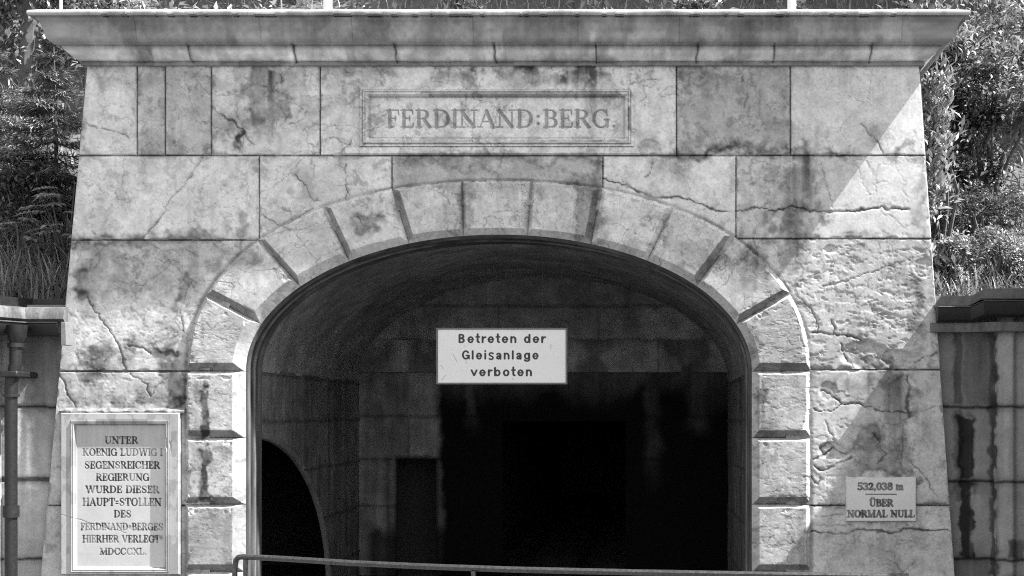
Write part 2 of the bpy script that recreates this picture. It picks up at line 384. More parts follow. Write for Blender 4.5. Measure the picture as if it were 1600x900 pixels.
# x0, y0, x1, y1, softness, strength (negative lightens), streakiness
STAINS_AND_SHADOW = [
 (384,104,440,200,12,.42,1), (388,168,412,186,6,.35,0), (368,213,379,242,3,.6,0), (310,222,330,243,7,.45,0), (325,178,372,215,7,.25,0),
 (214,112,330,243,6,.13,0), (260,104,330,125,10,.2,1), (205,103,260,130,10,.18,1), (136,104,200,122,8,.25,0),
 (675,103,745,142,10,.35,1), (850,103,950,145,14,.55,1), (770,103,850,122,8,.4,1), (500,103,620,118,6,.25,0), (1000,218,1032,240,6,.25,0),
 (915,148,935,225,6,.2,1),
 (1058,104,1235,243,6,.17,0), (1060,104,1100,140,10,.2,1), (1058,225,1150,243,6,.35,0), (1085,232,1240,243,4,.35,0), (1120,115,1150,175,10,-.18,0),
 (1290,232,1327,243,4,.5,0), (1247,104,1275,150,10,.15,1), (1376,228,1440,242,4,.35,0), (1355,190,1375,240,6,.2,0),
 (612,246,942,256,4,.25,0), (612,246,942,300,5,.10,0), (918,246,942,290,6,.35,0), (620,250,760,262,6,.15,0),
 (1206,245,1272,376,14,.36,1), (1200,320,1275,376,12,.3,0), (1150,250,1165,376,8,.15,1), (1432,246,1450,372,7,.25,0), (1320,362,1370,375,4,.25,0),
 (945,250,1140,300,30,-.12,0), (1010,246,1080,290,10,.2,1),
 (120,376,250,460,22,.24,0), (116,405,148,460,8,.45,0), (250,376,330,470,18,.20,0), (330,376,400,400,8,.2,0), (275,428,300,452,6,.4,0), (280,455,292,500,4,.4,0),
 (130,545,180,582,9,.42,0), (190,520,215,580,8,.3,0), (245,545,290,556,3,.55,0), (240,560,290,640,10,.35,0), (130,585,160,640,8,.3,0), (170,610,240,642,8,.35,0), (255,600,284,642,8,.45,0),
 (105,590,120,640,5,.25,0), (98,690,108,720,5,.45,0),
 (110,450,131,582,5,-.16,0), (300,360,340,374,6,.3,0), (180,272,200,310,5,.18,0), (360,335,380,374,6,.4,0), (240,362,260,374,4,.3,0),
 (895,284,938,372,5,.36,1), (1165,385,1197,452,6,.34,1), (1176,505,1195,560,5,.3,0), (555,342,600,366,4,.35,0), (724,296,736,358,2,.3,1), (1040,250,1075,300,10,.16,1), (428,104,470,150,12,.2,1), (1100,104,1150,170,14,.12,1),
 (314,604,330,686,1,.55,0), (308,600,322,616,2,.35,0), (310,696,328,786,1,.50,0), (304,755,328,790,3,.45,0), (1187,600,1204,680,4,.45,1), (1187,695,1200,740,4,.25,1),  # left jamb entries paint a post's cast shadow; right jamb ones are stains
 (105,372,320,382,3,.3,0), (130,366,230,376,4,.3,0), (118,246,170,260,8,.25,0),
 (1237,380,1260,430,10,.2,0), (1325,385,1350,420,8,.2,0), (1330,545,1390,580,8,.35,0), (1320,505,1352,532,6,.2,0), (1420,440,1442,520,8,.35,0), (1442,440,1456,580,4,-.15,0),
 (1288,585,1310,625,6,.25,0), (1270,580,1285,610,4,.3,0), (1335,582,1395,640,10,.3,1), (1380,582,1420,740,9,.34,1), (1345,655,1372,700,8,.36,0), (1330,690,1420,745,8,.26,0), (1350,738,1432,748,3,.35,0),
 (1380,700,1420,730,8,-.15,0), (1424,590,1475,780,6,-.05,0), (1430,750,1437,812,3,.6,0),
 (1275,835,1490,900,10,.12,0), (1340,818,1430,826,4,.3,0), (1350,585,1410,600,6,.25,0),
]
HOLLOWS = [  # cx, cy, rx, ry, depth m, noise
 (1355,556,38,24,.010), (1300,705,20,14,.010), (1360,690,20,26,.005), (1015,229,18,10,.010), (1400,560,22,16,.008),
 (520,226,26,9,.006), (375,228,8,16,.012), (1295,612,14,14,.006), (1440,420,14,16,.007), (1416,700,7,40,.010), (1300,390,10,8,.006),
]
# rough zones: x0,y0,x1,y1,soft,amount
ROUGH = [(1255,376,1445,582,25,.52), (1268,600,1340,760,15,.40), (1330,600,1430,745,15,.22), (120,376,330,640,25,.28), (1058,104,1235,243,5,.25), (612,246,942,300,5,.3), (1268,760,1490,900,20,.35), (284,430,386,900,8,.17), (1172,380,1270,900,8,.24), (97,580,345,642,8,.2)]

CLEAN = [(1235,98,1445,243,6,.75), (1270,243,1455,375,10,.75), (942,243,1150,340,10,.55), (120,243,405,375,8,.35), (135,98,214,243,4,.4), (1268,378,1440,580,10,.4), (1265,580,1480,900,10,.6)]

def boxmask(px, py, x0, y0, x1, y1, s, nx=0, ny=0):
    qx = px + nx*(s*1.4+9); qy = py + ny*(s*1.4+9)
    return sm((qx-x0)/s+.5)*sm((x1-qx)/s+.5)*sm((qy-y0)/s+.5)*sm((y1-qy)/s+.5)

def weather(px, py):
    "height (m, outward) and tone of the stone at photo pixel coordinates"
    n1 = fbm(px/34, py/34, 3, 5) - .5; n2 = fbm(px/34+40, py/34-7, 8, 5) - .5
    nf = 1.3*(fbm(px/9, py/9, 22, 4)-.5)
    st = fbm(px/9, py/120, 21, 5)                                    # vertical streaks
    tone = 1.05 + .34*(fbm(px/120, py/120, 5, 5)-.5) + .40*(fbm(px/16, py/16, 6, 5, .6)-.5)
    rough = np.zeros_like(px)
    for x0, y0, x1, y1, s, a in ROUGH: rough = np.maximum(rough, a*boxmask(px, py, x0, y0, x1, y1, s, n1*2, n2*2))
    h = .0014*(fbm(px/90, py/90, 31, 3)-.5) + .0007*(fbm(px/14, py/14, 32, 3)-.5)
    fl1 = sm((fbm(px/30, py/15, 33, 5, .58)-.54)/.022); fl2 = sm((fbm(px/11, py/6, 34, 4, .55)-.585)/.03)*sm((fbm(px/48, py/48, 37, 3)-.40)/.12)
    h -= rough*(.0042*fl1+.0034*fl2 + .0016*(fbm(px/9, py/6, 38, 4)-.5)); tone *= 1-rough*(.10*fl1+.20*fl2)
    pit = fbm(px/13, py/7, 35, 4); pz = .8*rough*sm((pit-.68)/.04)*sm((fbm(px/40, py/40, 36, 3)-.42)/.15); h -= .007*pz; tone *= 1-.35*pz
    # veins and hairline fractures in patches
    wx = px + 16*n1 + 6*(fbm(px/9, py/9, 41, 3)-.5); wy = py + 16*n2 + 6*(fbm(px/9, py/9, 42, 3)-.5)
    f1, f2 = voro(wx/62, wy/48, 50); patch = sm((fbm(px/70, py/70, 51, 3)-.47)/.1)
    ln = sm(1-(f2-f1)/.022)*patch; h -= .0012*ln; tone *= 1-.42*ln
    f1, f2 = voro(wx/34, wy/15, 52); ln = sm(1-(f2-f1)/.05)*sm((fbm(px/50, py/50, 53, 3)-.56)/.08)*rough; h -= .0016*ln; tone *= 1-.18*ln
    # marbling: thin ridged veins and cloudy edges
    mt = np.ones_like(px)
    for r_ in CLEAN: mt *= 1-r_[5]*boxmask(px, py, *r_[:5])
    rd = 1-np.abs(2*fbm(wx/58, wy/58, 55, 5, .55)-1); v1 = sm((rd-.955)/.035)*sm((fbm(px/85, py/85, 56, 3)-.40)/.15)
    rd2 = 1-np.abs(2*fbm(wx/24, wy/20, 57, 4, .6)-1); v2 = sm((rd2-.95)/.04)*sm((fbm(px/60, py/60, 58, 3)-.48)/.12)
    tone *= 1-(.34*v1+.24*v2)*(.3+.7*mt); h -= .0009*v1+.0006*v2
    cl = sm((fbm(wx/40, wy/40, 59, 6, .62)-.50)/.10); tone *= 1-.13*cl*mt
    for cx, cy, rx, ry, dp in HOLLOWS:
        q = np.hypot((px-cx+14*n1)/rx, (py-cy+14*n2)/ry); m = sm((1.15-q)/.3); h -= dp*m; tone *= 1-.12*m*(1-m)*4
    cx_ = px + 11*n1 + 6*(fbm(px/7, py/7, 61, 3)-.5); cy_ = py + 13*n2 + 6*(fbm(px/7, py/7, 62, 3)-.5)
    for pts, hw, s in CRACKS:
        xs = [p[0] for p in pts]; ys = [p[1] for p in pts]
        b = (px > min(xs)-14) & (px < max(xs)+14) & (py > min(ys)-14) & (py < max(ys)+14)
        if not b.any(): continue
        d = seg_dist(cx_[b], cy_[b], pts); wv = hw*(.60 if hw < 1.5 else .85)*(.25+1.2*vn(px[b]/11, py[b]/11, 63))
        c = sm(1.3-d/(wv+.40))*np.clip(.35+1.1*vn(px[b]/19, py[b]/19, 64), 0, 1); h[b] -= s*(.006*c + .0007*sm(1-d/5)); tone[b] *= 1-.80*s*c
        tone[b] *= 1-.14*s*sm(1-d/5)
    for x0, y0, x1, y1, s, a, k in STAINS_AND_SHADOW:
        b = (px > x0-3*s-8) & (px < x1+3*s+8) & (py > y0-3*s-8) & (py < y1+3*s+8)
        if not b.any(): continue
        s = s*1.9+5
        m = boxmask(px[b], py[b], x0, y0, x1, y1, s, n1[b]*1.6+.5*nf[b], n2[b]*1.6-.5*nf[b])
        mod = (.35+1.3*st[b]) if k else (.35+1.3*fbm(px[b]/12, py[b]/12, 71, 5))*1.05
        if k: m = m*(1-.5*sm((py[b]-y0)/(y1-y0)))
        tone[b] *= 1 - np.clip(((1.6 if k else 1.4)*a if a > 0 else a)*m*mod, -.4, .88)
    dirt = sm((fbm(px/30, py/110, 81, 4)-.55)/.18)*sm((st-.42)/.2); tone *= 1-.16*dirt
    gr = fbm(px/3.2, py/3.2, 85, 3)-.5; tone *= 1+.34*gr; h += .0006*gr*(.3+rough)
    edge_dk = sm((fbm(wx/13, wy/13, 86, 5, .6)-.60)/.07)*sm((fbm(px/65, py/65, 87, 3)-.44)/.14); tone *= 1-.30*edge_dk*mt
    spk = sm((fbm(px/5, py/5, 82, 2)-.80)/.06); tone *= 1-.25*spk
    mot = fbm(wx/22, wy/22, 83, 5); tone *= 1-.20*mt*sm((mot-.46)/.30)*sm((fbm(px/80, py/80, 84, 3)-.4)/.2)
    return h, tone

# ------------------------------------------------------------------ the portal
portal = thing("tunnel_portal", (float(PX(777)), 0, 0), "pale cracked stone tunnel portal with segmental arch and projecting cornice", "tunnel portal")
RIN = (396., 214.); ROUT = (489., 300.); CXI, CXO, CY = 779., 779., 580.
GP = 1.5                                                           # grid step in photo pixels

def outside_ring(px, py, a=450., b=261., cx=778.):
    arch = (np.abs((px-cx)/a)**2.1 + np.abs((py-CY)/b)**2.1 > 1) | (py > CY)
    return np.where(py > CY, np.abs(px-cx) > a, arch)

def block(quad, tone=1.0, proud=0.0, seed=0, edge=1.0, parent=None):
    "an ashlar block: quad = (xl_top, xr_top, xl_bot, xr_bot, y0, y1) in photo pixels"
    xa, xb, xc, xd, y0, y1 = quad
    ny = max(4, int((y1-y0)/GP)+1); nx = max(4, int((max(xb, xd)-min(xa, xc))/GP)+1)
    v = np.linspace(0, 1, ny)[:, None]; u = np.linspace(0, 1, nx)[None, :]
    g = .45
    xl = xa+(xc-xa)*v; xr = xb+(xd-xb)*v
    px = (xl+g)+(xr-xl-2*g)*u; py = (y0+g)+(y1-y0-2*g)*v + 0*u
    h, t = weather(px, py); t = t*tone
    e = np.minimum(np.minimum(px-xl, xr-px), np.minimum(py-y0, y1-py))
    rag = .6+5.2*vn(px/15, py/15, 90+seed)**2.6*edge + 7*edge*sm((fbm(px/22, py/22, 95+seed, 3)-.66)/.1)
    k = np.clip(1-(e-g)/rag, 0, 1); h = h + proud - .010*k**2; t = t*(1-(.15+.4*vn(px/40, py/40, 93+seed))*np.clip(1-(e-g)/(1.6*rag), 0, 1)**1.5)
    bd = sm(1-(y1-py)/(5+16*fbm(px/30, py*0, 97+seed, 4)))*sm((fbm(px/26, py/9, 98+seed, 5)-.40)/.30); t = t*(1-.40*bd)
    bd = sm(1-(py-y0)/(4+22*fbm(px/34, py*0, 99+seed, 4)))*sm((fbm(px/30, py/14, 100+seed, 5)-.44)/.28); t = t*(1-.32*bd)
    ro = (np.abs((px-CXO)/ROUT[0])**2.2+np.abs((py-CY)/ROUT[1])**2.2)**(1/2.2); ro = np.where(py > CY, np.abs(px-CXO)/ROUT[0], ro)
    t = t*(1-.5*sm(1-(ro-1)/.012)*(.4+.9*vn(px/30, py/30, 88)))  # dark outline around the ring: shadow and dirt painted into the tone
    Y = -h
    px = np.pad(px, 1, 'edge'); py = np.pad(py, 1, 'edge'); t = np.pad(t, 1, 'edge'); Yp = np.pad(Y, 1, 'constant', constant_values=.05)
    cx = .25*(px[:-1,:-1]+px[1:,:-1]+px[:-1,1:]+px[1:,1:]); cy = .25*(py[:-1,:-1]+py[1:,:-1]+py[:-1,1:]+py[1:,1:])
    keep = outside_ring(cx, cy) & ~((cx > 566) & (cx < 987) & (cy > 140) & (cy < 227))
    if not keep.any(): return
    return grid("stone_block", PX(px), Yp, PZ(py), STONE, portal, {'tone': t}, keep)

def qb(x0, x1, y0, y1, **k):
    a = XL(y0) if x0 is None else x0; c = XL(y1) if x0 is None else x0
    b = XR(y0) if x1 is None else x1; d = XR(y1) if x1 is None else x1
    return block((float(a), float(b), float(c), float(d), y0, y1), **k)
sd = 0
for x0, x1, y0, y1, t in [
  (None, 214, 98, 243, 1.22), (214, 258, 98, 243, 1.06), (258, 330, 98, 243, 1.10), (330, 500, 98, 243, 1.24), (500, 1057, 98, 243, 1.34), (1057, 1235, 98, 243, 1.06), (1235, None, 98, 243, 1.25),
  (None, 405, 243, 375, 1.26), (405, 612, 243, 401, 1.24), (612, 942, 243, 330, 1.02), (942, 1150, 243, 401, 1.30), (1150, None, 243, 373, 1.14),
  (None, 408, 375, 580, 1.12), (1147, None, 373, 578, 1.06),
  (None, 340, 580, 790, 1.02), (1220, None, 578, 790, 1.1), (None, 340, 790, 1018, .98), (1220, None, 790, 1018, 1.36)]:
    sd += 1; qb(x0, x1, y0, y1, tone=t, seed=sd)
# little filler triangles behind the ring where the second course meets the third
# core of masonry behind the blocks, with battered sides
def core():
    P = []
    for k in range(25):
        a = math.pi*(1-k/24); P.append((CXI+(RIN[0]+60)*math.cos(a), CY-(RIN[1]+50)*math.sin(a)))
    inner = [(CXI-RIN[0]-60, 1018)] + P + [(CXI+RIN[0]+60, 1018)]
    top = 20
    outer = [(XL(1018)+2, 1018)] + [(XL(580)+2, 580)] + [(XL(98)+2+(XR(98)-XL(98)-4)*k/22, top) for k in range(23)] + [(XR(580)-2, 580)] + [(XR(1018)-2, 1018)]
    n = len(inner); v = []; f = []
    for yy in (.035, 1.3):
        for (a, b) in inner: v.append((PX(a), yy, PZ(b)))
        for (a, b) in outer: v.append((PX(a), yy, PZ(b)))
    for i in range(n-1):
        f.append((i, i+1, n+i+1, n+i)); f.append((2*n+i, 3*n+i, 3*n+i+1, 2*n+i+1))
        f.append((n+i, n+i+1, 3*n+i+1, 3*n+i))
    return mesh("wall_core", v, f, CORE, portal, smooth=False)
core()

# ---- ring of voussoirs and jamb stones
RAISE = .034
def in_pt(a): return CXI+RIN[0]*np.cos(a), CY-RIN[1]*np.sin(a)
def out_pt(a):
    c = np.cos(a); s_ = np.sin(a)
    return CXO+ROUT[0]*np.sign(c)*np.abs(c)**(2/2.2), CY-ROUT[1]*np.abs(s_)**(2/2.2)
JO = [(290,580),(320,460),(405,375),(508,325),(612,293),(722,281),(830,280),(940,292),(1048,325),(1145,370),(1235,458),(1268,580)]
JI = [(365,580),(392,503),(452,440),(532,398),(636,376),(722,360),(826,359),(930,372),(1024,398),(1103,440),(1165,503),(1187,580)]
aO = [math.atan2(max(0, (CY-y)/ROUT[1])**1.1, abs((x-CXO)/ROUT[0])**1.1*1) for x, y in JO]
aO = [a if x > CXO else math.pi-a for a, (x, y) in zip(aO, JO)]
aI = [math.atan2((CY-y)/RIN[1], (x-CXI)/RIN[0]) for x, y in JI]

def ring_stone(name, px, py, edges, t0, seed):
    "edges: (distance px, chamfer width px, depth m) for each of the four edges"
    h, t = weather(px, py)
    wob = 1.3*(fbm(px/14, py/14, 200+seed, 3)-.5)
    c = np.zeros_like(px); e = np.full(px.shape, 99.)
    for d, w_, dep in edges:
        c = np.maximum(c, dep*np.clip(1-(d+wob)/w_, 0, 1)); e = np.minimum(e, d)
    hh = h*.8*np.where(c > 0, .35, 1) + RAISE - c
    chip = sm((fbm(px/17, py/17, 210+seed, 4)-.57)/.06)*sm(1-(e-8)/8)*.007*sm((edges[2][0]-14)/8)
    hh -= chip
    hol = sm((fbm(px/30, py/30, 220+seed, 5)-.48)/.3); t = t*(1-.13*hol)
    t = t*(1-.55*sm(1-edges[3][0]/2.6)) + .10*sm(1-np.abs(edges[3][0]-6)/3)  # painted rim: dark outline for shadow and dirt, lighter line for lit chamfer
    jd = np.minimum(edges[0][0], edges[1][0])
    t = t*t0*(1-.35*sm(1-jd/2.0))
    for d, w_, dep in edges[:2]:
        if w_ > 9: t = t*(1-.52*sm((w_+.5-d)/1.5)*(dep*np.clip(1-(d+wob)/w_, 0, 1) >= c-1e-5))   # dirt and painted shade on the down-facing joint chamfers
    Y = -hh
    pad = lambda a: np.pad(a, 1, 'edge')
    Yp = np.pad(Y, 1, 'constant', constant_values=.06)
    return grid(name, PX(pad(px)), Yp, PZ(pad(py)), STONE, portal, {'tone': pad(t)}, sharp=24)
vt = [.92, 1.02, 1.16, 1.18, 1.08, 1.08, 1.04, 1.26, 1.12, .94, .90]
for k in range(11):
    nu = 170; nv = 110
    u = np.linspace(0, 1, nu)[None, :]; v = np.linspace(0, 1, nv)[:, None]      # v: 0 outer (top) -> 1 inner
    ao = aO[k]+(aO[k+1]-aO[k])*u; ai = aI[k]+(aI[k+1]-aI[k])*u
    ox, oy = out_pt(ao); ix, iy = in_pt(ai)
    px = ox+(ix-ox)*v; py = oy+(iy-oy)*v
    d0 = seg_dist(px, py, [(px[0,0], py[0,0]), (px[-1,0], py[-1,0])]); d1 = seg_dist(px, py, [(px[0,-1], py[0,-1]), (px[-1,-1], py[-1,-1])])
    L = np.hypot(ox-ix, oy-iy)
    q = (k-5)/5.
    jr = [1.0, 1.2, .85, 1.1, 1.25, .8, .95, 1.3, .85, 1.15, .9, 1.0]
    w0 = (8-5*q)*jr[k]; w1 = (8+5*q)*jr[k+1]
    wi = 9+9*np.clip(-np.cos(ai), 0, 1)**1.5+3*np.clip(np.cos(ai), 0, 1)**1.5
    ring_stone("keystone" if k == 5 else "voussoir", px, py, [(d0, max(4.5, min(13, w0)), .044), (d1, max(4.5, min(13, w1)), .044), ((1-v)*L, wi, .050), (v*L, 9, .046)], vt[k], k)
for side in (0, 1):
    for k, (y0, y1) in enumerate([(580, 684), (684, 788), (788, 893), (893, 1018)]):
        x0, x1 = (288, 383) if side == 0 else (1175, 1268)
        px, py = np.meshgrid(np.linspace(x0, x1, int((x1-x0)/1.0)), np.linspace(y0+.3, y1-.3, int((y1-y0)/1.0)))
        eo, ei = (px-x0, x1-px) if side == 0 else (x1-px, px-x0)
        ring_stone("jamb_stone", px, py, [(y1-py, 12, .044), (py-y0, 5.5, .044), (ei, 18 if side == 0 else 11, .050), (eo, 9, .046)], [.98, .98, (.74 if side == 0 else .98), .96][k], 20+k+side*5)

# ---- moulded lining of the opening
def lining():
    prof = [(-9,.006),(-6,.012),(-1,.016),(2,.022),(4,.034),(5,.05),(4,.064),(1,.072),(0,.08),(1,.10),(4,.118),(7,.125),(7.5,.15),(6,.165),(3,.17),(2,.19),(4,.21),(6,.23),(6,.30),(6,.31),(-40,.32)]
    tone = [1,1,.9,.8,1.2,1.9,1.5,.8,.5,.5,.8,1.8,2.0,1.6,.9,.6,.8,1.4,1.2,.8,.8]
    path = [(0, 1018.-5*k) for k in range(87)]
    A = np.linspace(math.pi, 0, 300)
    V = []
    for d, yy in prof:
        a, b, cx = RIN[0]-d, RIN[1]-d, CXI
        row = [(cx-a, y) for _, y in path] + [(cx+a*math.cos(t), CY-b*math.sin(t)) for t in A] + [(cx+a, y) for _, y in reversed(path)]
        V.append([(float(PX(x)), yy, float(PZ(y))) for x, y in row])
    V = np.array(V); n = V.shape[1]
    sx = np.linspace(0, 60, n)[None].repeat(len(prof), 0); sy = np.arange(len(prof))[:, None].repeat(n, 1)*1.0
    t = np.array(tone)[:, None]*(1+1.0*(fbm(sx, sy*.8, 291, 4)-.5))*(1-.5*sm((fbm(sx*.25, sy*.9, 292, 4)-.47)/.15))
    nn = .004*(fbm(sx*1.5, sy, 293, 3)-.5)
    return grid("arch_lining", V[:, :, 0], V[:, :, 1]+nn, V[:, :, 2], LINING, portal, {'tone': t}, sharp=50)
lining()

# ---- cornice
def cornice():
    raw = [(-.02,104),(.0,103.5),(.030,102),(.034,98),(.022,96.5),(.045,94),(.066,89),(.086,84),(.104,79),(.116,75),(.120,71.5),(.121,70.3),(.150,69.6),(.158,68),(.176,64.5),(.190,60),(.199,55),(.205,48),(.213,41),(.222,35),(.234,31),(.240,29),(.243,26),(.246,24.5),(.275,23.5),(.281,21),(.281,17),(.274,15.5),(.20,14.5),(-.9,13)]
    E = []; Z = []
    for (e0, p0), (e1, p1) in zip(raw[:-1], raw[1:]):
        n = max(1, int(abs(p1-p0)/1.5)); n = min(n, 8)
        for k in range(n):
            t = k/n; E.append(e0+(e1-e0)*t); Z.append(p0+(p1-p0)*t)
    E.append(raw[-1][0]); Z.append(raw[-1][1]); E = np.array(E); P = np.array(Z)
    z = EYE+(650-P)/PPM*(DIST-np.maximum(E, 0))/DIST
    xl, xr = float(PX(136)), float(PX(1436)); yb = 1.3
    ns = 24; nf = 1000
    side = np.linspace(0, 1, ns); fr = np.linspace(0, 1, nf)
    X = []; Y = []; Sx = []
    for e, pp in zip(E, P):
        e_ = max(e, -.02)
        bx = np.concatenate([np.full(ns, xl-e_), xl+(xr-xl)*fr-e_*np.clip(1-fr/.012, 0, 1)+e_*np.clip(1-(1-fr)/.012, 0, 1), np.full(ns, xr+e_)])
        by = np.concatenate([yb+(-e-yb)*side, np.full(nf, -e), -e+(yb+e)*side])
        if e < -.02: by = np.full_like(by, .9); 
        X.append(bx); Y.append(by)
    X = np.array(X); Y = np.array(Y); Z = np.repeat(z[:, None], X.shape[1], 1)
    U = np.concatenate([-200+200*side, 136+1300*fr, 1520+200*side])[None, :].repeat(len(E), 0); V = P[:, None].repeat(X.shape[1], 1)
    t = .92 + .65*(fbm(U/60, V/40, 301, 5)-.5) + .45*(fbm(U/9, V/9, 302, 5)-.5); t *= 1+.10*sm((fbm(U/10, V/120, 305, 4)-.58)/.15)-.16*sm((fbm(U/22, V/70, 306, 5)-.52)/.16)
    st = fbm(U/7, V/260, 303, 5); st2 = fbm(U/35, V/160, 304, 4)
    st2 = fbm(U/45, V/60, 304, 5); t *= 1-.26*sm((st2-.47)/.16)*(.5+st)*sm((104-V)/10)
    t *= 1-.22*sm((V-22)/3)*sm((60-V)/15)                      # shade under the capping, painted into the tone
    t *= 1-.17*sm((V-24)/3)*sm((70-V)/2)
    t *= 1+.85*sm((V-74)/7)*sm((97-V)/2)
    t *= 1-.5*sm((V-96)/1.5)*sm((103-V)/1)  # shadow line of the bottom bead painted dark
    for x0, x1, y0, y1, a in [(214,244,70,102,.55),(95,210,72,92,.25),(100,180,92,104,.3),(300,306,70,96,.4),(462,467,68,98,.5),(545,560,70,96,.3),(620,625,66,100,.4),(773,778,66,97,.5),(925,945,66,98,.3),(1085,1091,66,100,.35),(1205,1210,66,92,.3),(1354,1359,66,92,.3),(1435,1470,66,100,.5),
                              (560,620,26,66,.35),(930,990,40,66,.3),(470,560,50,66,.25),(1120,1180,30,66,.3),(770,800,92,100,.4),(850,960,88,100,.5),(380,440,90,104,.4)]:
        so_ = 4 if x1-x0 < 16 else 20; t *= 1-a*(1 if so_ == 4 else .4+1.2*fbm(U/14, V/18, 311, 5))*boxmask(U, V, x0, y0, x1, y1, so_, (.35 if so_ == 4 else 1)*(fbm(U/12, V/12, 310, 3)-.5), 0)
    for x, yy0, yy1 in [(122,26,70),(297,36,55),(232,46,70),(478,26,46),(930,35,68),(770,30,48),(1240,30,66)]: t *= 1+.35*np.exp(-((U-x-3*(st-.5))/6)**2)*sm((V-yy0)/4)*sm((yy1-V)/6)
    d = .0035*(fbm(U/26, V/18, 320, 4)-.5)*sm((V-24)/4)
    for x in (303, 465, 622, 776, 932, 1088, 1208, 1357):
        q = sm(1-np.abs(U-x-3*(vn(V/9, V*0, x)-.5))/2.2)*sm((V-66)/3)*sm((99-V)/2); d -= .012*q; t *= 1-.6*q
    # chipped lower arris
    cp = sm((fbm(U/24, V*0, 330, 4)-.55)/.1)*sm((V-92)/2)*sm((103-V)/2); d -= .010*cp
    t *= 1 - .08*sm((24.5-V)/1.0)*(.3+1.4*fbm(U/30, V/9, 340, 4))                                # pale capping strip
    jl = np.array([303, 465, 622, 776, 932, 1088, 1208, 1357]); seg = np.searchsorted(jl, U)
    d += .006*(_hash(seg, seg*0+3, 17)-.5)*sm((V-66)/2)*sm((103-V)/2)
    jc = np.array([230, 420, 560, 745, 905, 1060, 1240, 1400]); sg2 = np.searchsorted(jc, U)
    d += .006*(_hash(sg2, sg2*0+5, 19)-.5)*sm((V-22)/3)*sm((69-V)/2)
    q = sm(1-np.min(np.abs(U[..., None]-jc), -1)/1.6)*sm((V-24)/2)*sm((69-V)/2); d -= .004*q; t *= 1-.22*q
    t *= 1+.16*(_hash(sg2, sg2*0+7, 23)-.5)*(V < 69)*(V > 24) + .16*(_hash(seg, seg*0+9, 29)-.5)*(V >= 69)
    cc_ = sm((fbm(U/11, V*0, 341, 4)-.60)/.08)*sm((V-21.5)/1)*sm((27-V)/2); d -= .016*cc_; t *= 1-.2*cc_
    front = np.zeros_like(U); front[:, ns:ns+nf] = 1
    Y = Y - d*front*(V < 103)
    Z = Z + front*(.005*(fbm(U/70, V*0, 342, 3)-.5)+.003*(fbm(U/12, V*0, 343, 3)-.5))*sm((40-V)/15)
    j = sm(1-np.abs(((U-80) % 93)-46)/1.2)*sm((24-V)/1); t *= 1-.35*j
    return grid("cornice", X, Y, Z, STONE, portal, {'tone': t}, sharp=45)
cornice()

# ---- carved inscription panel on the frieze
def panel(name, x0, x1, y0, y1, step, hfun, mat, parent, back=.03):
    nx = int((x1-x0)/step)+1; ny = int((y1-y0)/step)+1
    px, py = np.meshgrid(np.linspace(x0, x1, nx), np.linspace(y0, y1, ny))
    h, t = hfun(px, py)
    pad = lambda a: np.pad(a, 1, 'edge')
    Y = np.pad(-h, 1, 'constant', constant_values=back)
    return grid(name, PX(pad(px)), Y, PZ(pad(py)), mat, parent, {'tone': pad(t)})
def rect_e(px, py, x0, y0, x1, y1): return np.minimum(np.minimum(px-x0, x1-px), np.minimum(py-y0, y1-py))
def frieze(px, py):
    h, t = weather(px, py); h *= .6; t *= 1.34
    e = rect_e(px, py, 567, 141, 986, 226)
    base = np.where(py > 226, .012, .012)
    # moulded frame: fillet, groove, bead, step down to the sunk field
    fr = np.interp(e, [-2, 0, 1.5, 3, 4, 7, 9, 10.5, 12], [.010, .006, .026, .029, .019, .023, .010, -.010, -.013])
    h = h*.7 + np.where(e > 0, fr, .010) + .004
    t *= 1-.50*sm(1-np.abs(e-.6)/1.5) - .25*sm(1-np.abs(e-4.3)/1.3) - .35*sm(1-np.abs(e-11)/1.9)
    brk = sm((fbm(px/26, py/9, 401, 5)-.47)/.16)*sm((py-210)/7)*sm((226-py)/3)*sm((px-640)/20); h -= .006*brk; t *= 1-.22*brk
    brk = sm(1-np.abs(px-983)/4)*sm((py-165)/6)*sm((208-py)/6); h -= .016*brk; t *= 1-.6*brk
    t *= 1-.45*boxmask(px, py, 660, 145, 965, 152, 3, 3*(fbm(px/20, py/6, 402, 3)-.5), 0)
    d = text_sdf(px, py, [("FERDINAND:BERG", 604, 951.5, 171, 199), (".", 956, 962, 171, 199)])
    in_ = sm((-d+.6)/1.4); h -= .010*np.clip(-d/2.6+.35, 0, 1)*(d < 1.0)
    t *= 1 - (.40+.18*fbm(px/14, py/14, 405, 3))*in_ - .14*sm(1-np.abs(d)/1.1)
    eo = rect_e(px, py, 540, 118, 1000, 242); h -= .012*sm(1-eo/1.5)
    return h, t
panel("inscription_panel", 563, 990, 137, 229, .72, frieze, STONE, portal, back=.02)['label'] = "carved inscription panel in a moulded frame"
def sillh(px, py):
    h, t = weather(px, py); e = rect_e(px, py, 538, 229.5, 1000, 242)
    return h*.6+.016-.012*sm(1-e/2.5), t*1.34*(1-.3*sm(1-e/2))
panel("panel_sill", 538, 1000, 229.5, 242, 1.2, sillh, STONE, portal, back=.02)

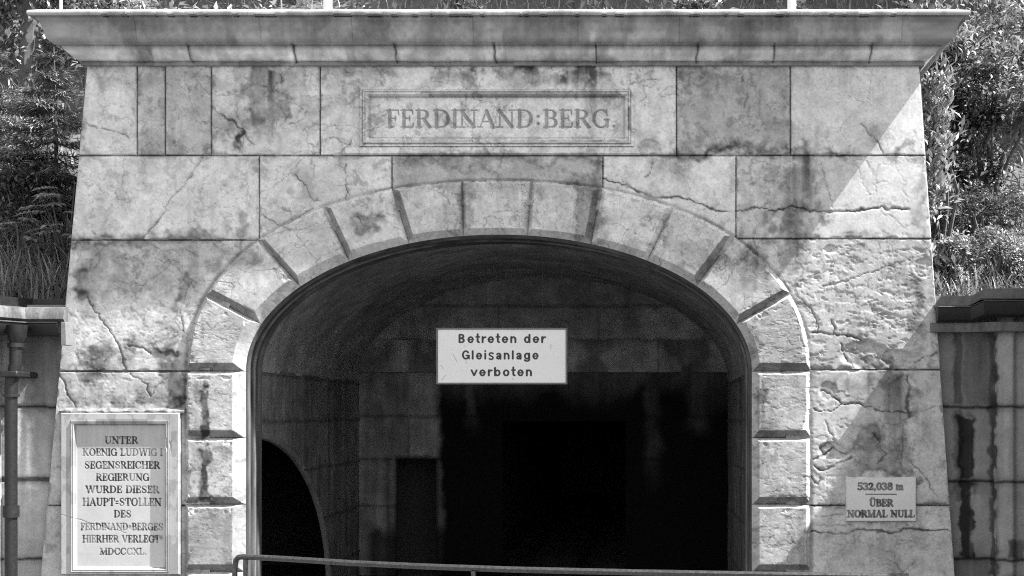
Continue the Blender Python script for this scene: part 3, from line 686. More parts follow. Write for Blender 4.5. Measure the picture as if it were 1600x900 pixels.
# ------------------------------------------------------------------ marble plaques
plq = thing("marble_plaque", (float(PX(192)), -.05, float(PZ(897))), "tall white marble plaque with ten lines of dark lettering beside the left jamb", "plaque")
LINES = [("UNTER",167,218,682,693),("KOENIG LUDWIG I",132,256,701,712),("SEGENSREICHER",135,252,721,732),("REGIERUNG",153,235,740,751),("WURDE DIESER",137,251,759,770),
         ("HAUPT=STOLLEN",132,254,778,790),("DES",181,207,797,808),("FERDINAND=BERGES",129,257,817,828),("HIERHER VERLEGT",132,252,836,847),("MDCCCXL.",159,231,856,866)]
def plaque_h(px, py):
    ee = rect_e(px, py, 99, 645, 284, 897); e = rect_e(px, py, 115, 657, 268, 893)
    t = 1+.10*(fbm(px/60, py/60, 501, 4)-.5)+.08*(fbm(px/5, py/5, 502, 4)-.5)
    h = .048+.0008*(fbm(px/20, py/20, 503, 3)-.5)
    h = h + np.interp(e, [0, 1.2, 2, 4, 5.2, 6.2, 7.4, 8.4], [0, .008, .002, .006, .004, -.010, -.016, -.018]) - .012*sm(1-ee/2)**2
    t *= 1-.60*sm(1-np.abs(e-.5)/1.5) - .35*sm(1-np.abs(e-6.3)/1.6) - .3*sm(1-ee/1.5)  # dark moulding lines, and a gap shadow painted along the rim
    d = text_sdf(px, py, LINES)-.32
    wear = sm((fbm(px/16, py/9, 505, 4)-.40)/.16)                 # paint worn off in patches
    wear = np.clip(.58+.42*wear, 0, 1); wear *= np.where(py > 812, .96, 1.0)
    ink = sm((-d+.5)/.9)*wear; t *= 1-.93*ink; h -= .0012*sm((-d+.3)/.8)
    st = fbm(px/5, py/120, 506, 5)
    t *= 1-.22*boxmask(px, py, 120, 662, 262, 702, 10, .3*(st-.5), .8*(st-.5))*(.3+1.2*st)  # frame's shadow across the panel top painted into the tone
    t *= 1-.20*boxmask(px, py, 268, 645, 286, 690, 8, 0, 0)*(.5+st) - .15*boxmask(px, py, 272, 700, 284, 890, 8)*st
    t *= np.where(e < 8, .86, 1)*(1-.25*sm((fbm(px/12, py/20, 514, 5)-.5)/.12)*(e < 8)); t *= 1-.55*boxmask(px, py, 238, 836, 258, 842, 5, 2*(st-.5), 0)
    cr = sm(1.2-seg_dist(px, py+3*(fbm(px/9, py/9, 507, 3)-.5), [(100,803),(125,811),(150,818),(175,826),(200,832)])/.8); t *= 1-.35*cr; h -= .001*cr
    dent = boxmask(px, py, 264, 685, 269, 700, 3, 2*(st-.5), 2*(st-.5)); h -= .006*dent; t *= 1-.2*dent
    rb = boxmask(px, py, 150, 655, 230, 662, 3, 4*(fbm(px/10, py/10, 508, 3)-.5), 0); t *= 1-.45*rb
    return h, t
panel("plaque_slab", 99, 284, 645, 897, .55, plaque_h, MARBLE, plq, back=.0)
# ragged mortar bed over the plaque
mb_p = panel("mortar_bed", 96, 290, 637, 645.5, 1.0, lambda px, py: (.036+.02*(fbm(px/14, py/7, 511, 3)-.5)-.03*sm(1-(py-637)/(3+5*fbm(px/9, py*0, 512, 3))), .42*(1-.35*sm((fbm(px/9, py/5, 513, 3)-.5)/.15))+0*px), MARBLE, plq, back=.0)

elv = thing("elevation_plaque", (float(PX(1376)), -.03, float(PZ(815))), "small white elevation plaque with black digits on the shaded right wall", "plaque")
def elev_h(px, py):
    e = rect_e(px, py, 1321, 745, 1431, 815)
    t = 1.45+.12*(fbm(px/40, py/40, 521, 4)-.5)+.10*(fbm(px/4, py/4, 522, 4)-.5); h = .028-.012*sm(1-e/2.2)**2
    t *= 1-.35*sm(1-e/3)*(fbm(px/9, py/9, 523, 3))*1.4
    d = text_sdf(px, py, [("532,038 m",1339.5,1410,754,765),("ÜBER",1358,1394,780,790.5),("NORMAL NULL",1323.5,1427.5,797,807.5)], 1.32)-.62
    d = np.minimum(d, np.abs(py-772)+np.maximum(0, np.abs(px-1375.5)-24)-1.0)
    ink = sm((-d+.45)/.9)*np.clip(.75+.5*(fbm(px/9, py/9, 525, 3)-.4), .75, 1); t *= 1-.955*ink
    return h, t
panel("plaque_slab", 1321, 1431, 745, 815, .5, elev_h, MARBLE, elv, back=.0)

# ------------------------------------------------------------------ warning sign hung in the opening
SY = .12
sx0, sx1 = float(PX(682, SY)), float(PX(886.5, SY)); sz0, sz1 = float(PZ(600.5, SY)), float(PZ(512.5, SY))
sgn = thing("warning_sign", ((sx0+sx1)/2, SY, sz0), "white rectangular warning sign with three lines of black text hanging in the tunnel mouth", "sign")
SW = .25
def _sa(cx, cy, rx, ry, a0, a1, n=18): return _arc(cx, cy, rx, ry, a0, a1, SW, SW*.86, n)
X_ = .74
SANS = {
 'B': (.80, [_s(.17,.0+SW/2,.17,1-SW/2,SW), _s(.17,.09,.42,.09,SW*.86), _s(.17,.91,.40,.91,SW*.86), _s(.17,.53,.42,.53,SW*.86)] + _sa(.40,.735,.28,.265,-90,90) + _sa(.42,.29,.30,.29,-90,90)),
 'G': (.90, _sa(.46,.5,.42,.52,40,335,26) + [_s(.80,.46,.80,.1,SW*.8), _s(.52,.44,.80,.44,SW*.8)]),
 'e': (.74, _sa(.37,X_/2,.34,X_/2+.02,0,318,24) + [_s(.1,X_/2,.64,X_/2,SW*.72)]),
 't': (.46, [_s(.22,.22,.22,.95,SW), _s(.06,X_-.07,.40,X_-.07,SW*.8)] + _sa(.36,.2,.24,.21,180,275)),
 'r': (.50, [_s(.15,.1,.15,X_-.09,SW)] + _sa(.40,.44,.33,.31,75,170)),
 'n': (.72, [_s(.15,.1,.15,X_-.09,SW), _s(.56,.1,.56,.46,SW)] + _sa(.355,.45,.31,.31,0,165)),
 'd': (.78, [_s(.61,.1,.61,1-.1,SW)] + _sa(.37,X_/2,.33,X_/2+.02,0,360,26)),
 'b': (.78, [_s(.16,.1,.16,1-.1,SW)] + _sa(.40,X_/2,.33,X_/2+.02,0,360,26)),
 'l': (.36, [_s(.17,.1,.17,.9,SW)]),
 'i': (.36, [_s(.17,.1,.17,X_-.1,SW), _s(.17,.92,.172,.92,SW)]),
 's': (.66, [(a[0]*.80,a[1]*X_,b[0]*.80,b[1]*X_,SW*.84,SW*.84) for a, b in zip(_S[1:-1], _S[2:-1])]),
 'a': (.70, [_s(.52,.09,.52,.5,SW)] + _sa(.33,.5,.29,.26,0,160) + _sa(.30,.21,.26,.23,0,360,20) + [_s(.3,.40,.52,.43,SW*.7)]),
 'g': (.78, [_s(.61,-.02,.61,X_-.09,SW)] + _sa(.37,X_/2,.33,X_/2+.02,0,360,26) + _sa(.37,-.04,.34,.22,190,360)),
 'v': (.70, [_s(.1,X_-.1,.33,.12,SW*.95), _s(.36,.12,.59,X_-.1,SW*.95)]),
 'o': (.76, _sa(.38,X_/2,.35,X_/2+.02,0,360,26)),
 ' ': (.42, []),
}
G_serif = dict(G)
def sign_h(px, py):
    global G
    G = {c: (a+.10, sg) for c, (a, sg) in SANS.items()}
    d = text_sdf(px, py, [("Betreten der",716.5,853.5,521.8,536.2), ("Gleisanlage",722,843,547.4,561.9), ("verboten",736.5,833,573.6,588)])
    G = G_serif
    t = 1+.05*(fbm(px/30, py/30, 541, 4)-.5)+.05*(fbm(px/3, py/3, 542, 3)-.5)
    e = rect_e(px, py, 684.5, 515, 884, 598); t *= 1+.12*sm(1-e/2)
    t *= 1-.95*sm((-d+.15)/.8)
    for pts in ([(708,553),(714,565)],[(690,594),(697,586)],[(861,538),(861,545)],[(689,571),(694,577)],[(728,563),(729,568)],[(800,591),(803,593)],[(726.5,540.5),(727,542)]):
        t *= 1-.5*sm(1.2-seg_dist(px, py, pts)/.7)
    return np.zeros_like(px)+.008, t
nxs = int((884.5-684)/.4); nys = int((598.5-514.5)/.4)
pxs_, pys_ = np.meshgrid(np.linspace(684, 884.5, nxs), np.linspace(514.5, 598.5, nys)); hs_, ts_ = sign_h(pxs_, pys_)
pd = lambda a: np.pad(a, 1, 'edge')
grid("board", PX(pd(pxs_), SY), np.pad(SY-hs_, 1, 'constant', constant_values=SY+.008), PZ(pd(pys_), SY), stone_mat("white_enamel_lettered", .60, attr=True, rough=.5, fine=.12, bump=.02), sgn, {'tone': pd(ts_)})
fm = MB()
for a, b in (((sx0, SY-.012, sz0), (sx1, SY+.012, sz0+.0115)), ((sx0, SY-.012, sz1-.0115), (sx1, SY+.012, sz1)), ((sx0, SY-.012, sz0+.0116), (sx0+.0115, SY+.012, sz1-.0116)), ((sx1-.0115, SY-.012, sz0+.0116), (sx1, SY+.012, sz1-.0116))): fm.box(a, b)
fm.build("frame", SIGNF, sgn, smooth=False)
for x in (720, 848):
    MB().tube([W(x, 513.5, SY), W(x, 366 if x < 800 else 370, SY)], .0012, 6).build("hanging_wire", SIGNK, sgn)

# ------------------------------------------------------------------ inside the mountain
tun = thing("mine_tunnel", (float(PX(777)), 2.4, 0), "dark sooty vaulted tunnel interior with side openings behind the arch", "tunnel")
TL, TR, TY0, TY1 = -2.82, .88, .34, 4.3
def inner_wall(name, P0, ux, wid, z0, z1, joints_z, joints_u, keepf=None, seed=0, toneF=None):
    nu = int(wid/.018)+2; nz = int((z1-z0)/.018)+2
    u, z = np.meshgrid(np.linspace(0, wid, nu), np.linspace(z1, z0, nz))
    n = fbm(u*5, z*5, 600+seed, 4)-.5
    d = .012*n; t = 1+.7*(fbm(u*1.6, z*.8, 601+seed, 4)-.5)
    for zz in joints_z: q = sm(1-np.abs(z-zz+.03*n)/.025); d -= .010*q; t *= 1-.5*q
    for (uu, a, b) in joints_u: q = sm(1-np.abs(u-uu+.03*n)/.02)*(z > a)*(z < b); d -= .008*q; t *= 1-.4*q
    st = fbm(u*9, z*.7, 602+seed, 4); t *= 1-(.28 if z0 < 2 else .15)*sm((st-.45)/.2)
    t *= 1+.9*(fbm(u*7, z*7, 606+seed, 5, .65)-.5)
    if toneF is not None: t = t*toneF(u, z, n)
    nrm = np.array([-ux[1], ux[0]])
    keep = None
    if keepf is not None:
        uc = .25*(u[:-1,:-1]+u[1:,:-1]+u[:-1,1:]+u[1:,1:]); zc = .25*(z[:-1,:-1]+z[1:,:-1]+z[:-1,1:]+z[1:,1:]); keep = keepf(uc, zc)
    X = P0[0]+ux[0]*u-nrm[0]*d*-1; Y = P0[1]+ux[1]*u-nrm[1]*d*-1
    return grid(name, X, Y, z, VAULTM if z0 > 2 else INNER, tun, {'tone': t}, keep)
jz = [.25, .70, 1.15, 1.56, 1.92]
side_arch = lambda u, z: (((u+TY0-.60)/2.45)**2+(z/1.46)**2 > 1) & ((z > 1.46) | (u > .3))
inner_wall("side_wall", (TL, TY0), (0, 1), TY1-TY0, 0, 1.95, jz, [(1.2, 1.56, 1.92), (2.6, 1.15, 1.56), (3.1, .7, 1.15), (2.0, 1.56, 1.92)], side_arch, 1)
inner_wall("side_wall", (TR, TY1), (0, -1), TY1-TY0, 0, 1.95, jz, [(1.0, 1.56, 1.92), (2.0, 1.15, 1.56)], None, 2)
def end_keep(u, z): return ((np.abs(u-.58) > .20) | (z > 1.17)) & ((np.abs(u-2.05) > .62) | (z > 1.55))
def end_gloom_soot(u, z, n):
    "tunnel darkness and soot painted over most of the end wall, broken by pale damp runs"
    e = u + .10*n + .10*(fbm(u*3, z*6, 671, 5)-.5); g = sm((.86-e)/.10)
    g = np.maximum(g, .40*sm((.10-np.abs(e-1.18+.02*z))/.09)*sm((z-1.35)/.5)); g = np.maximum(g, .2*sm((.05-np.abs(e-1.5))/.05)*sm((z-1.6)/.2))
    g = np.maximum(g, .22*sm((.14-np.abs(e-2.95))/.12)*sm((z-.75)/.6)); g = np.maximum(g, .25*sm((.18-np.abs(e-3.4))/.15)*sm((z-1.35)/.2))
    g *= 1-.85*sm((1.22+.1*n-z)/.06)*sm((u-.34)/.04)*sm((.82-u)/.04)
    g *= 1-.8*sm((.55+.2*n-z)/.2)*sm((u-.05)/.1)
    g = np.maximum(g, .42*sm(1-(2.05-z)/(.10+.75*fbm(u*3.1, z*.6, 673, 4)**1.4))*(.35+.9*fbm(u*6, z*2, 674, 4)))  # fade into darkness below the lintel, painted into the tone
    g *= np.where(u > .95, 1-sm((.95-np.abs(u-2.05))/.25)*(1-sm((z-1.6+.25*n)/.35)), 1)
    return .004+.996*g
inner_wall("end_wall", (TL, TY1), (1, 0), TR-TL, 0, 2.05, [.7, 1.17, 1.6], [(.3, .0, 1.17), (.5, 1.17, 1.6)], end_keep, 3, end_gloom_soot)
t_ = inner_wall("lintel", (TL, TY1-.06), (1, 0), TR-TL, 2.04, 2.36, [], [(.9, 2.0, 2.4), (2.0, 2.0, 2.4), (3.0, 2.0, 2.4)], None, 5, lambda u, z, n: (.6+.8*fbm(u*2.5, z*5, 681, 5))*(1-.55*sm((fbm(u*3, z*2, 682, 5)-.45)/.2)))
inner_wall("end_wall", (TL, TY1), (1, 0), TR-TL, 2.05, 3.05, [2.7], [(1.4, 2.36, 2.7), (2.4, 2.36, 2.7)], None, 6)
MB().box((TL, TY1-.05, 2.035), (TR, TY1+.3, 2.045)).build("lintel_soffit", CORE, tun, smooth=False)
def vault():
    A = np.linspace(math.pi, 0, 220); Yv = np.linspace(TY0-.02, TY1, 160)
    a, yy = np.meshgrid(A, Yv)
    cx = (TL+TR)/2; ra = (TR-TL)/2; rb = 1.06
    n = fbm(a*9, yy*4, 650, 4)-.5; k = 1+.012*n
    X = cx+ra*k*np.cos(a); Z = 1.93+rb*k*np.sin(a); t = 1.2+.5*(fbm(a*3, yy*2.2, 651, 4)-.5)
    t *= (1-.22*sm((fbm(a*2.6, yy*3.0, 652, 5)-.45)/.25))*(1+.9*(fbm(a*14, yy*7, 653, 6, .72)-.5))
    return grid("vault", X, yy, Z, VAULTM, tun, {'tone': t}, flip=True)
vault()
def arch_reveal():
    A = np.linspace(math.pi*.55, 0, 90); rows = []
    for dr_, dx in ((.03, .006), (-.012, .006), (-.02, -.002), (-.02, -.03)):
        rows.append([(TL+dx, .60+(2.45+dr_)*math.cos(t), (1.46+dr_)*math.sin(t)) for t in A])
    V = np.array(rows); t = 1+.6*(fbm(V[:, :, 1]*8, V[:, :, 2]*8, 660, 4)-.5)
    grid("side_arch_edge", V[:, :, 0], V[:, :, 1], V[:, :, 2], INNER, tun, {'tone': t}, sharp=50, flip=True)
arch_reveal()
# outer shell so that no daylight leaks in, and the dark gallery beyond
sh = MB()
sh.box((TL-2.6, .5, -.3), (TL-2.5, 18, 2.2)); sh.box((TR+.05, .30, -.3), (TR+.15, TY1+.6, 2.2))
sh.box((TL-2.6, .36, 1.9), (TL-.02, TY1+.2, 2.0)); sh.box((TL-2.6, .36, 0), (TL-.002, .40, 1.95))
sh.box((TL-.3, TY1-.1, 3.1), (TR+.3, TY1+.4, 3.3))
sh.box((TL-2.6, TY1+.9, 0), (-1.6, TY1+1.0, 2.3)); sh.box((.2, TY1+.02, 0), (.3, 18, 2.3)); sh.box((-1.7, TY1+1.0, 0), (-1.6, 18, 2.3)); sh.box((.3, TY1+.3, 0), (1.0, TY1+.4, 2.3))
sh.box((TL-2.6, TY1+.05, 2.05), (.53, 18, 2.15)); sh.box((TL-2.6, 18, -.3), (.6, 18.1, 2.3))
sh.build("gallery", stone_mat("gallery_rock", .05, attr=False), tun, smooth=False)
flr = MB().box((TL-2.5, .44, -.06), (TR+.1, 18, -.01)); flr.build("tunnel_floor", EARTH, tun, smooth=False)
for gx in (-1.25, -.65):
    MB().box((gx, -1.2, .0), (gx+.05, 17, .09)).build("track_rail", RAILM, tun, smooth=False)

# ------------------------------------------------------------------ the railing in front
rl = thing("railing", (-.8, -2.4, 0), "thin dark steel barrier rail running across the bottom of the tunnel mouth", "railing")
def RW(px, py, z): # point at height z seen at that pixel
    y = (EYE-z)*PPM*DIST/((py-650))/1.0
    d = y; return Vector(((px-1000)/PPM*d/DIST, d-DIST, z))
RZ = .855
top = [RW(x, y, RZ) for x, y in [(374,869.5),(450,873.5),(545,879.5),(660,885),(800,890),(1000,894.5),(1195,898),(1420,901)]]
e0 = top[0]; dr = (top[1]-top[0]).normalized()
lend = [e0+Vector((0,0,-.86))-dr*.03, e0-dr*.03+Vector((0,0,-.06)), e0-dr*.022+Vector((0,0,-.02)), e0-dr*.005+Vector((0,0,-.004)), e0+dr*.03]
def bar(pts, w_, h_):
    m = MB(); return m.tube(pts, [w_]*len(pts), 8)
bar(lend+top[1:], .015, .015).build("top_rail", RAILM, rl)
def along(s):
    acc = 0
    for a, b in zip(top[:-1], top[1:]):
        L = (b-a).length
        if acc+L >= s: return a+(b-a)*((s-acc)/L)
        acc += L
    return top[-1]
low = [along(.30*k)+Vector((0, 0, -.43)) for k in range(0, 11)]
MB().tube(low, .011, 8).build("lower_rail", RAILM, rl)
for s in (.04, 1.42, 2.85):
    p = along(s); MB().tube([p+Vector((0, 0, -.855)), p+Vector((0, 0, -.013))], .0125, 8).build("post", RAILM, rl)

# ------------------------------------------------------------------ retaining walls, gutters, downspout
def wing(name, path, tone, label, z1, stains_and_light, seed, jz):
    th = thing(name, tuple(path[1]) , label, "retaining wall", "retaining walls flanking the portal")
    zs = sorted(jz)
    cols = []; 
    pts = [Vector(p) for p in path]; s = 0; us = [0.]
    for a, b in zip(pts[:-1], pts[1:]): s += (b-a).length; us.append(s)
    nu = int(s/.008)+2; u = np.linspace(0, s, nu)
    xs = np.interp(u, us, [p.x for p in pts]); ys = np.interp(u, us, [p.y for p in pts])
    z = np.arange(z1, 0, -.008)
    U, Z = np.meshgrid(u, z); X = np.repeat(xs[None], len(z), 0); Y = np.repeat(ys[None], len(z), 0)
    n = fbm(U*14, Z*14, seed, 5)-.5
    t = tone*(1+.5*(fbm(U*4, Z*3, seed+1, 4)-.5)); d = .012*(fbm(U*6, Z*6, seed+2, 4)-.5)+.004*n
    for zz in jz: q = sm(1-np.abs(Z-zz+.02*n)/.014); d -= .016*q; t *= 1-.72*q; t *= 1-.30*sm(1-np.abs(Z-zz)/.05)
    pxs = 1000+X*PPM*DIST/(DIST+Y)
    pys = 650-(Z-EYE)*PPM*DIST/(DIST+Y)
    st = fbm(U*30, Z*1.5, seed+3, 5)
    for x0, y0, x1, y1, so_, a in stains_and_light:
        t *= 1-np.clip(a*boxmask(pxs, pys, x0, y0, x1, y1, so_, n*1.1, n)*(.5+st), -.9, .9)
    for xc in [us[k] for k in range(1, len(us)-1)]:
        q = sm(1-np.abs(U-xc)/.02); t *= 1-.3*q
    Y2 = Y-d
    grid("wall_face", X, Y2, Z, WINGM, th, {'tone': t}, sharp=60)
    return th
ZW = 2.36
yW = .06
wl = wing("retaining_wall", [(-4.75,-.9,0),(float(PX(-40,-.33)),-.33,0),(float(PX(2,yW)),yW,0),(float(PX(112,yW)),yW,0)], 1.35, "stained stone retaining wall left of the portal beneath a gutter", ZW,
   [(-20,500,110,900,10,-.35),(20,515,110,640,30,.45),(40,640,110,700,25,.2),(18,590,50,760,12,-.55),(18,760,90,840,20,-.2),(40,640,80,760,20,-.15)], 700, [1.02, 1.115+.04, 1.66, .6, .55][1:3]+[.62, 1.17])  # gutter shadow painted darker, sunlit patches painted lighter
wr = wing("retaining_wall", [(float(PX(1448,yW)),yW,0),(float(PX(1551,yW)),yW,0),(float(PX(1556,.0)),-.03,0),(float(PX(1584,-.05)),-.05,0),(float(PX(1588,-.02)),-.01,0),(2.90,-.01,0)], 1.22, "dark streaked stone retaining wall with pier right of the portal", ZW,
   [(1488,520,1502,630,5,.6),(1505,520,1550,632,12,.45),(1490,640,1505,780,6,.5),(1497,650,1523,748,7,.95),(1500,750,1522,870,7,.95),(1546,520,1556,900,4,.6),(1558,520,1620,900,8,-.45),(1556,640,1575,740,6,-.15),(1480,870,1552,905,6,.3),(1510,690,1548,740,10,-.25),(1515,770,1550,860,8,-.25),(1575,845,1600,875,6,.6)], 720, [.62, 1.15, 1.66])
# copings and flashings
yc = -.02
lp = [(float(PX(-170,-.75)),-.75,0),(float(PX(-50,-.40)),-.40,0),(float(PX(38,yc)),yc,0),(float(PX(104,yc)),yc,0)]
cz = float(PZ(499, yc))
MB().sweep([(p[0],p[1],cz) for p in lp], [(.03,-.02),(.05,0.),(.045,.045),(.03,.075),(-.02,.085),(-.35,.09),(-.35,-.02)]).build("coping", STONE_C := stone_mat("pale_coping", .14, attr=False, fine=2.2, streak=.75), wl, sharp=50)
MB().sweep([(p[0],p[1]+.12,cz+.085) for p in lp], [(.0,.0),(.004,.065),(-.2,.075),(-.2,0)]).build("flashing", DARKMETAL, wl, smooth=False)
rp = [(float(PX(1455,-.04)),-.04,0),(float(PX(1522,-.04)),-.04,0),(float(PX(1548,-.12)),-.12,0),(2.90,-.12,0)]
zc = float(PZ(519,-.04))
MB().sweep([(p[0],p[1],zc) for p in rp], [(.0,.0),(.012,.015),(.015,.05),(.02,.062),(-.25,.062),(-.25,0)]).build("coping", stone_mat("dull_coping", .17, attr=False, fine=1.5, streak=.5), wr, sharp=50)

def gutter(name, path, z, rise, label):
    th = thing(name, (path[-2][0], path[-2][1], z), label, "gutter", "roof gutters on the retaining walls")
    pr = [(0,0)]
    prof = [(.0,.07),(.0,.015),(.02,-.015),(.05,-.025),(.085,-.015),(.105,.015),(.108,.055),(.118,.062),(.112,.07),(.10,.06),(.097,.018),(.08,-.005),(.05,-.013),(.02,-.005),(.008,.02),(.008,.07)]
    P = [(p[0], p[1], z+rise*i) for i, p in enumerate(path)]
    MB().sweep(P, prof).build("trough", DARKMETAL, th)
    return th, P
lg = [(float(PX(-170,-.82)),-.80,0),(float(PX(-60,-.45)),-.45,0),(float(PX(38,-.045)),-.05,0),(float(PX(100,-.05)),-.05,0)]
gl, gp = gutter("rain_gutter", lg, float(PZ(520,-.1)), 0, "dark metal rain gutter with outlet above the left retaining wall")
MB().box((float(PX(99,-.12)),-.16,float(PZ(540,-.1))),(float(PX(107,-.12)),-.05,float(PZ(504,-.1)))).build("end_bracket", plain_mat("bare_bracket", .16, .5), gl, bevel=.003)
zg = float(PZ(503,-.05))
gr = thing("rain_gutter", (2.3,-.05,zg), "dark stepped metal gutter and flashing above the right retaining wall", "gutter", "roof gutters on the retaining walls")
rg = [(float(PX(1462,-.06)),-.06,0),(float(PX(1520,-.06)),-.06,0),(float(PX(1541,-.14)),-.14,.03),(2.90,-.14,.035)]
MB().sweep([(p[0],p[1],zg+p[2]) for p in rg], [(.0,-.005),(.03,-.005),(.06,.01),(.075,.05),(.08,.09),(.088,.094),(.082,.10),(.07,.094),(.0,.094)]).build("trough", DARKMETAL, gr)
MB().sweep([(p[0],p[1]+.06,zg+.094+p[2]*1.4) for p in rg], [(.105,.003),(.107,.012),(.085,.014),(.0,.025),(-.02,.085),(-.03,.09),(-.3,.11),(-.3,.0)]).build("flashing", FLASH, gr, smooth=False)

ds = thing("downspout", (float(PX(10,-.14)), -.15, 0), "dark round downspout pipe with collars on the left retaining wall", "downspout")
dxx = float(PX(24,-.2)); dyy = -.24
zz = lambda py: float(PZ(py, dyy))
MB().tube([(dxx+.03,dyy,zz(508)),(dxx+.03,dyy,zz(525)),(dxx+.022,dyy,zz(535))],[.066,.060,.044],14).build("outlet_funnel", DARKMETAL, ds)
MB().tube([(dxx+.022,dyy,zz(533)),(dxx+.022,dyy,zz(566)),(dxx+.012,dyy,zz(580)),(dxx-.005,dyy,zz(594)),(dxx-.01,dyy,zz(604)),(dxx-.01,dyy,.0)],.040,14).build("pipe", DARKMETAL, ds)
for a, b, ox in ((536,543,.022),(790,808,-.01),(616,620,-.01)):
    MB().tube([(dxx+ox,dyy,zz(a)),(dxx+ox,dyy,zz(b))],.052,14).build("collar", DARKMETAL, ds)
MB().box((dxx-.058,dyy-.06,zz(590)),(dxx+.058,dyy+.25,zz(580))).build("bracket", DARKMETAL, ds, bevel=.01)

# out-of-view annex, added to cast the diagonal shadow and cut sky light
anx = thing("unseen_annex", (4.2, -2.6, 0), "unseen low annex beside the right retaining wall, added to cast shadow and block sky", "building")
def prism(x0, x1, poly, name, mat):
    n = len(poly); v = [(x0, y, z) for y, z in poly]+[(x1, y, z) for y, z in poly]
    f = [tuple(range(n)), tuple(range(2*n-1, n-1, -1))]+[(i, n+i, n+(i+1) % n, (i+1) % n) for i in range(n)]
    return mesh(name, v, f, mat, anx, smooth=False)
prism(2.95, 5.6, [(.045,0),(.045,3.48),(-.26,3.48),(-.31,3.19),(-5.2,3.17),(-5.2,0)], "unseen_annex_wall", ANNEX)
prism(2.90, 5.7, [(.05,3.485),(.05,3.60),(-.29,3.60),(-.33,3.292),(-5.4,3.285),(-5.4,3.20),(-.315,3.20),(-.265,3.485)], "unseen_annex_roof", FLASH)

# posts standing on top of the portal
for x, r_, y, lab in ((512, .032, .55, "left of the two thick white posts rising behind the cornice"), (1237, .032, .55, "right of the two thick white posts rising behind the cornice"), (95, .011, .7, "thin pale rod at the left end of the cornice")):
    p = W(x, 13, y); o = thing("white_post" if r_ > .02 else "thin_rod", (p[0], y, 4.36), lab, "post", "posts on the portal roof")
    MB().tube([(p[0],y,4.3),(p[0],y,5.35)], r_, 12).build("shaft", POSTW, o)
    MB().tube([(p[0],y,4.3),(p[0],y,4.39)], r_*2, 12).build("foot", POSTW, o)

# ------------------------------------------------------------------ ground and hillside
def ground():
    v = []; n = 60
    xs = np.linspace(-60, 60, n); ys = np.linspace(-80, .5, n); X, Y = np.meshgrid(xs, ys)
    Z = -.01+.0*X
    o = grid("ground", X, Y, Z, GRAVEL, None, flip=True); tag(o, kind='structure')
ground()
def hill_z(x, y): return 2.38+np.maximum(0, y-.30)*.80+.25*(fbm(np.asarray(x)*.5, np.asarray(y)*.5, 801, 4)-.5)*np.clip(y-.3, 0, 1)
xs = np.concatenate([np.linspace(-60, -10, 20), np.linspace(-9.5, 9.5, 120), np.linspace(10, 60, 20)]); ys = np.concatenate([np.linspace(.14, 10, 90), np.linspace(11, 70, 20)])
X, Y = np.meshgrid(xs, np.concatenate([[.135], ys])); Z = hill_z(X, Y); Z[0] = -.05
# the hillside stops at the portal's flanks and starts again behind its back
cx = .5*(X[:-1,:-1]+X[1:,1:]); cy = .5*(Y[:-1,:-1]+Y[1:,1:])
xl_, xr_ = float(PX(128)), float(PX(1444))
keep = ~((cx > xl_+.12) & (cx < xr_-.12) & (cy < 1.25))
tag(grid("hillside", X, Y, Z, EARTH, None, keep=keep, flip=True), kind='structure')

# ------------------------------------------------------------------ plants
rng = np.random.default_rng(11)
def leaves(base, dirv, nrm, L, Wd, bend=.15):
    "N leaf quads pairs: base, left, tip, right with a slight fold"
    d = dirv/np.linalg.norm(dirv, axis=1, keepdims=True)
    s = np.cross(d, nrm); s /= np.linalg.norm(s, axis=1, keepdims=True)+1e-9
    n = np.cross(s, d)
    L = np.asarray(L)[:, None]; Wd = np.asarray(Wd)[:, None]
    a = base; b = base+d*L*.45+s*Wd*.5+n*L*bend*.4; c = base+d*L-n*L*bend; e = base+d*L*.45-s*Wd*.5+n*L*bend*.4
    v = np.stack([a, b, c, e], 1).reshape(-1, 3)
    k = np.arange(len(base))*4
    return v, np.stack([k, k+1, k+2, k+3], 1)
def rdir(n, up=0.0):
    v = rng.normal(size=(n, 3)); v[:, 2] += up; return v/np.linalg.norm(v, axis=1, keepdims=True)

def shrub(loc, rad, n, leaf, mat, label, name="shrub", cat="shrub", group=None, clumps=26, stems=5, droop=-.2, hollow=.5, wfac=.5):
    loc = np.array(loc, float); rad = np.array(rad, float)
    th = thing(name, tuple(loc), label, cat, group)
    cd = rdir(clumps, .5); cr = rng.uniform(hollow, 1, (clumps, 1)); cc = loc+np.array([0, 0, rad[2]*.8])+cd*rad*cr
    ci = rng.integers(0, clumps, n); sp = np.abs(rng.normal(size=(n, 1)))*.11+.03
    off = rdir(n)*sp*rad.mean()*1.6
    P = cc[ci]+off; P[:, 2] = np.maximum(P[:, 2], loc[2]+.03)
    out = P-(loc+np.array([0, 0, rad[2]*.5])); out /= np.linalg.norm(out, axis=1, keepdims=True)
    D = rdir(n)*.7+out*.8; D[:, 2] += droop
    Nn = rdir(n)*.6+np.array([0, 0, 1.0])+out*.4
    Ls = leaf*rng.uniform(.6, 1.25, n)
    v, f = leaves(P, D, Nn, Ls, Ls*wfac)
    tn_ = np.repeat(rng.uniform(.55, 1.45, n)*(.75+.5*rng.random(clumps))[ci], 4)
    mesh("foliage", v, f, mat, th, {'tone': tn_}, smooth=False)
    m = MB()
    for k in range(stems):
        q = cc[rng.integers(0, clumps)]; b = loc+np.array([rng.normal()*.06, rng.normal()*.06, -.1]); mid = .5*(b+q)+np.array([rng.normal()*.08, rng.normal()*.08, .1])
        m.tube([b, mid, q], [.018, .013, .005], 6)
    m.build("stem", BARK, th)
    return th

